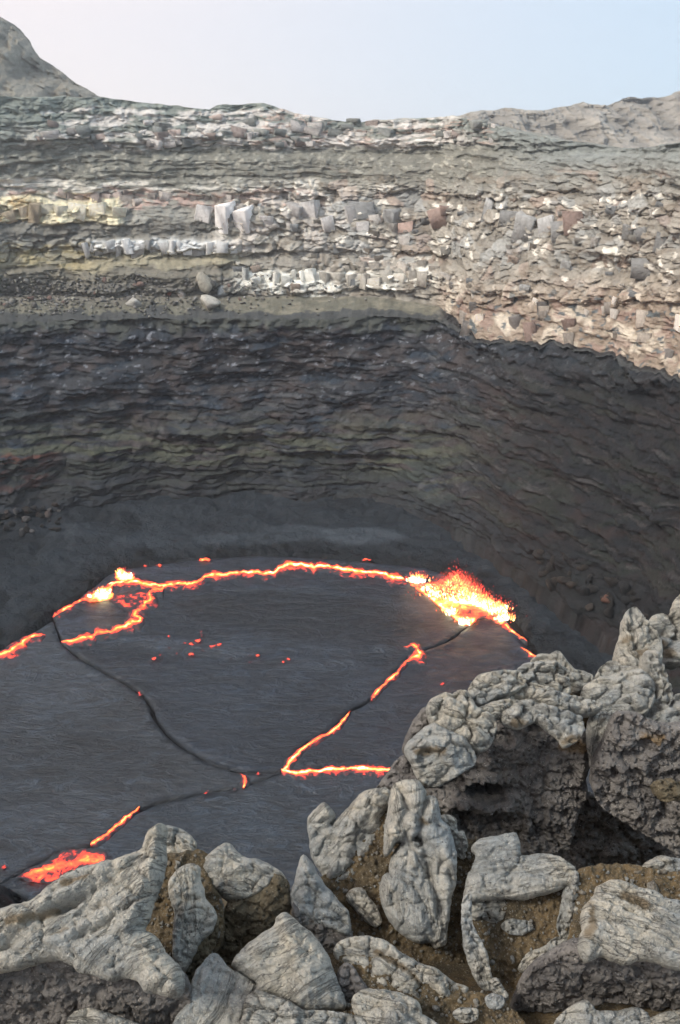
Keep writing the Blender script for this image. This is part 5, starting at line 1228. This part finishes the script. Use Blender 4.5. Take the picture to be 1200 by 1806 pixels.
# --- crag on the right
rock_thing('crag', 'dark spongy crag face with a black cave, right of centre', [
    ('porous_face', [(690, 1400), (728, 1345), (745, 1290), (790, 1262), (850, 1250), (900, 1248), (960, 1256), (1010, 1270), (1036, 1300), (1040, 1330), (1030, 1372), (1034, 1396), (1012, 1440), (1006, 1475), (990, 1505), (950, 1540), (880, 1545), (810, 1520), (790, 1480), (770, 1440), (730, 1420)],
     dict(at=(900, 1530), y=3.55, elev=24, T=40, R=50, back=70, mat=M_POROUS, rough=2.6, lumps=.35, cracks=1.2, spx=2.2,
          pits=[(850, 1386, 36, 17, 70), (798, 1372, 22, 11, 36), (812, 1425, 20, 8, 22), (936, 1275, 14, 9, 24), (985, 1420, 8, 8, 14), (915, 1400, 14, 10, 10), (882, 1296, 16, 12, 20), (1000, 1345, 10, 14, 10)],
          grooves=[([(905, 1400), (915, 1440), (912, 1480)], 7, 14), ([(830, 1345), (880, 1350), (930, 1340)], 6, 9)], ridges=[([(920, 1420), (916, 1470), (910, 1500)], 10, 12), ([(800, 1405), (860, 1410), (905, 1400)], 12, 16)], dirt=[([(985, 1305), (1030, 1308)], 10)])),
    ('crust', [(848, 1250), (862, 1243), (890, 1237), (930, 1238), (960, 1245), (1000, 1258), (1024, 1268), (1028, 1285), (1016, 1306), (996, 1312), (984, 1296), (966, 1282), (948, 1268), (930, 1275), (915, 1280), (890, 1272), (884, 1262), (866, 1262)],
     dict(at=(950, 1300), y=3.42, elev=52, T=16, R=16, back=24, cracks=1.6, grooves=[([(884, 1258), (910, 1248), (950, 1256), (975, 1275)], 4, 8)], dirt=[([(905, 1276), (930, 1278)], 8), ([(990, 1308), (1020, 1302)], 8)])),
], cat='crag')
single('rock', 'lobed pale rock with crackled skin on the left shoulder of the crag', [(754, 1247), (764, 1233), (784, 1223), (798, 1226), (812, 1219), (824, 1222), (831, 1236), (842, 1249), (864, 1262), (874, 1273), (871, 1300), (861, 1316), (846, 1320), (822, 1311), (806, 1296), (786, 1290), (766, 1277), (757, 1263)], at=(820, 1318), y=3.38, elev=48, T=32, R=34, back=40, cracks=2.0, grooves=[([(806, 1232), (800, 1250), (822, 1262), (868, 1272)], 4, 7), ([(812, 1290), (830, 1275), (866, 1272)], 4, 7)])
single('rock', 'dark grey rock behind the box shaped stone, outer left of the crag', [(712, 1322), (718, 1300), (730, 1275), (744, 1255), (756, 1246), (762, 1266), (764, 1290), (740, 1305), (728, 1325), (720, 1340)], at=(724, 1340), y=3.5, elev=30, T=14, R=16, back=30, mat=M_POROUS)
rock_thing('box_rock', 'box shaped speckled stone with a hollow front, left side of the crag', [
    ('crust', [(720, 1312), (738, 1294), (765, 1277), (778, 1284), (795, 1290), (816, 1300), (830, 1318), (838, 1336), (832, 1350), (812, 1362), (796, 1374), (770, 1386), (745, 1380), (735, 1365), (726, 1342), (715, 1326)],
     dict(at=(770, 1385), y=3.26, elev=38, T=32, R=26, back=40, rough=1.5, cracks=1.2, pits=[(752, 1338, 20, 18, 16)], ridges=[([(725, 1312), (755, 1312), (785, 1325)], 8, 8)], dirt=[([(735, 1325), (775, 1325)], 9)]))])
single('rock', 'rough grey stone at the lower left corner of the crag', [(661, 1402), (670, 1384), (684, 1366), (700, 1345), (714, 1335), (728, 1350), (738, 1376), (730, 1390), (708, 1388), (690, 1396), (676, 1410)], at=(690, 1408), y=3.3, elev=34, T=18, R=20, back=30, mat=M_POROUS, rough=1.6)
single('rock', 'long flat topped slab lying across the top left of the crag', [(828, 1216), (838, 1200), (850, 1190), (880, 1186), (908, 1184), (926, 1194), (924, 1208), (904, 1220), (884, 1226), (862, 1236), (845, 1243), (832, 1232)], at=(850, 1242), y=3.6, elev=46, T=18, R=18, back=30, cracks=1.4, grooves=[([(832, 1220), (870, 1212), (915, 1206)], 4, 7)])
single('rock', 'upright crackled block in the middle of the crag top', [(906, 1192), (924, 1173), (950, 1169), (986, 1172), (1000, 1186), (1004, 1212), (1000, 1232), (974, 1218), (950, 1210), (926, 1208)], at=(970, 1230), y=3.75, elev=42, T=22, R=24, back=30, cracks=2.2)
single('rock', 'dark pointed ridge stone behind the crackled block, highest of the crag top', [(938, 1170), (950, 1156), (968, 1157), (978, 1152), (986, 1149), (993, 1160), (1010, 1180), (1040, 1190), (1048, 1208), (1015, 1222), (995, 1200), (965, 1180)], at=(1010, 1220), y=4.0, elev=40, T=18, R=20, back=30, rough=1.4)
single('rock', 'long slanting rib of rock below the crackled block', [(878, 1236), (900, 1224), (932, 1206), (960, 1213), (1000, 1226), (1050, 1240), (1062, 1248), (1040, 1256), (1000, 1252), (960, 1244), (920, 1242)], at=(960, 1250), y=3.62, elev=50, T=16, R=16, back=30, cracks=1.4, grooves=[([(910, 1232), (960, 1232), (1020, 1246)], 4, 7)])
soil([(950, 1215), (1000, 1200), (1040, 1196), (1066, 1204), (1070, 1240), (1040, 1275), (990, 1262), (940, 1245)], at=(1010, 1260), y=3.95, elev=48, T=5)
single('boulder', 'big rounded pale boulder with dark patch, top right of the crag', [(1028, 1221), (1040, 1206), (1070, 1195), (1100, 1186), (1126, 1183), (1145, 1200), (1153, 1221), (1146, 1246), (1136, 1260), (1110, 1262), (1085, 1262), (1058, 1246), (1036, 1232)], at=(1095, 1262), y=3.75, elev=46, T=34, R=38, back=40, cracks=1.6, grooves=[([(1105, 1190), (1100, 1225), (1115, 1258)], 4, 5)])
single('rock', 'lumpy stone behind the big rounded pale boulder', [(1052, 1203), (1058, 1182), (1072, 1170), (1085, 1168), (1096, 1176), (1120, 1178), (1142, 1192), (1130, 1200), (1090, 1205)], at=(1090, 1205), y=4.0, elev=44, T=16, R=16, back=30, cracks=1.4)
single('crag_spire', 'pointed spire with a dark left side on the right skyline of the crag', [(1087, 1155), (1097, 1122), (1103, 1086), (1116, 1073), (1124, 1074), (1132, 1086), (1146, 1105), (1163, 1122), (1166, 1146), (1164, 1172), (1152, 1188), (1128, 1186), (1096, 1180)], at=(1125, 1188), y=4.1, elev=36, T=26, R=30, back=40, cracks=1.5, lumps=.35, cat='rock', grooves=[([(1116, 1082), (1112, 1120), (1120, 1150)], 5, 9), ([(1120, 1142), (1150, 1128)], 4, 7), ([(1130, 1150), (1148, 1165)], 4, 7)], dirt=[([(1100, 1128), (1112, 1130)], 8), ([(1125, 1155), (1135, 1150)], 8)])
single('rock', 'clustered knobbly rocks at the right edge beside the pointed spire', [(1143, 1106), (1152, 1090), (1166, 1084), (1182, 1088), (1190, 1066), (1196, 1054), (1220, 1045), (1360, 1045), (1360, 1180), (1205, 1170), (1190, 1176), (1168, 1170), (1162, 1130)], at=(1200, 1175), y=4.3, elev=36, T=30, R=28, back=40, cracks=1.8, lumps=.4, grooves=[([(1150, 1110), (1175, 1118), (1200, 1112)], 5, 12), ([(1172, 1140), (1190, 1128), (1215, 1130)], 5, 12), ([(1188, 1088), (1198, 1105), (1195, 1125)], 5, 12)], dirt=[([(1165, 1135), (1172, 1155)], 8)])
single('rock', 'bent column of rock leaning between the spire and the rounded boulder', [(1134, 1158), (1146, 1148), (1160, 1154), (1172, 1182), (1179, 1210), (1186, 1228), (1190, 1244), (1178, 1262), (1156, 1272), (1138, 1284), (1130, 1270), (1148, 1244), (1162, 1226), (1154, 1206), (1140, 1182)], at=(1145, 1280), y=3.72, elev=42, T=18, R=17, back=34, cracks=1.4, grooves=[([(1158, 1228), (1182, 1222)], 4, 7)])
single('rock', 'small smooth grey tooth of rock in the cleft right of the crag face', [(1040, 1278), (1046, 1262), (1060, 1257), (1076, 1260), (1082, 1272), (1073, 1290), (1064, 1312), (1052, 1345), (1046, 1350), (1041, 1310)], at=(1050, 1348), y=3.55, elev=36, T=16, R=16, back=30, cracks=.7)
single('rock', 'pale fractured rock with rusty seams, right edge above the dark mass', [(1146, 1290), (1160, 1270), (1178, 1252), (1192, 1234), (1204, 1226), (1360, 1220), (1360, 1320), (1200, 1300), (1178, 1300)], at=(1200, 1305), y=3.6, elev=40, T=22, R=22, back=30, cracks=1.6, grooves=[([(1170, 1290), (1195, 1262), (1230, 1250)], 5, 9)], dirt=[([(1160, 1292), (1190, 1285)], 10)])
rock_thing('crag', 'dark spongy rock mass with glinting band above the black hollow, right edge', [
    ('porous_face', [(1052, 1345), (1066, 1318), (1080, 1285), (1096, 1262), (1130, 1262), (1150, 1276), (1200, 1282), (1410, 1280), (1410, 1530), (1210, 1515), (1180, 1490), (1130, 1465), (1090, 1440), (1062, 1420), (1048, 1392)],
     dict(at=(1130, 1465), y=3.45, elev=6, T=36, R=40, back=70, mat=M_POROUS, rough=2.4, lumps=.35, cracks=1.2, spx=2.3, pits=[(1172, 1465, 16, 8, 24), (1125, 1442, 6, 6, 12), (1135, 1306, 16, 10, 16)], grooves=[([(1080, 1360), (1130, 1350), (1180, 1310)], 7, 12), ([(1110, 1390), (1160, 1384), (1175, 1400), (1165, 1440)], 6, 12)], ridges=[([(1095, 1350), (1140, 1338), (1170, 1318)], 9, 14)], dirt=[([(1130, 1296), (1160, 1300)], 9)]))], cat='crag')
single('rock', 'ribbed yellowish knob sticking out of the dark mass at the right edge', [(1152, 1384), (1166, 1378), (1184, 1376), (1206, 1384), (1360, 1390), (1360, 1412), (1205, 1408), (1176, 1412), (1162, 1402)], at=(1180, 1412), y=3.2, elev=34, T=14, R=14, back=24, mat=M_BROWN, ropes=(70, 8, 4))
single('rock', 'shadowed rock at the back of the black hollow', [(1000, 1440), (1030, 1400), (1080, 1420), (1160, 1460), (1240, 1500), (1240, 1580), (1000, 1570), (985, 1500)], at=(1090, 1560), y=4.15, elev=0, T=14, R=30, back=30, mat=M_POROUS, rough=1.6)

# --- loose grit on the soil
gv, gf, gd = [], [], []
V0, F0 = ico()
for o in SOILS:
    me = o.data; co = np.zeros(len(me.vertices) * 3, np.float32); me.vertices.foreach_get('co', co); co = co.reshape(-1, 3)
    nf = len(co) // 2
    for k in RNG.choice(nf, min(nf, int(nf * .07)), replace=False):
        s = .003 * RNG.lognormal(.25, .6); vv = V0 * s * RNG.uniform(.6, 1.2, 3) * (1 + .25 * RNG.normal(size=(len(V0), 1)))
        gf.append(F0 + len(gv) * len(V0)); gv.append(vv + co[k] + np.array([0, -.3, .6]) * s)
grit_o = mesh_obj('gravel', np.concatenate(gv), np.concatenate(gf), M_PALE, smooth=False, attrs={'dirt': np.repeat(RNG.uniform(0, 1.0, len(gv)), len(V0))})
tag(grit_o, 'loose grey grit scattered over the brown soil between the rocks', 'gravel', kind='stuff')

# ------------------------------------------------------------------ thin air between the rim and the far walls
bm = bmesh.new(); bmesh.ops.create_cube(bm, size=1.0)
hz = bpy.data.meshes.new('haze'); 
for v in bm.verts: v.co = Vector((v.co.x * 1480, v.co.y * 1480 + 66, -58 + (v.co.z + .5) * 132))
bm.to_mesh(hz); bm.free()
hm = bpy.data.materials.new('thin_haze'); hm.use_nodes = True; hn = hm.node_tree.nodes; hn.remove(hn['Principled BSDF'])
pv = hn.new('ShaderNodeVolumePrincipled'); pv.inputs['Color'].default_value = (.86, .93, 1, 1); pv.inputs['Density'].default_value = .0005; pv.inputs['Anisotropy'].default_value = .2
hm.node_tree.links.new(pv.outputs[0], hn['Material Output'].inputs['Volume'])
hz.materials.append(hm); ho = bpy.data.objects.new('haze', hz); col.objects.link(ho); tag(ho, kind='stuff')
ho['label'] = 'thin pale air over the crater'; ho['category'] = 'haze'
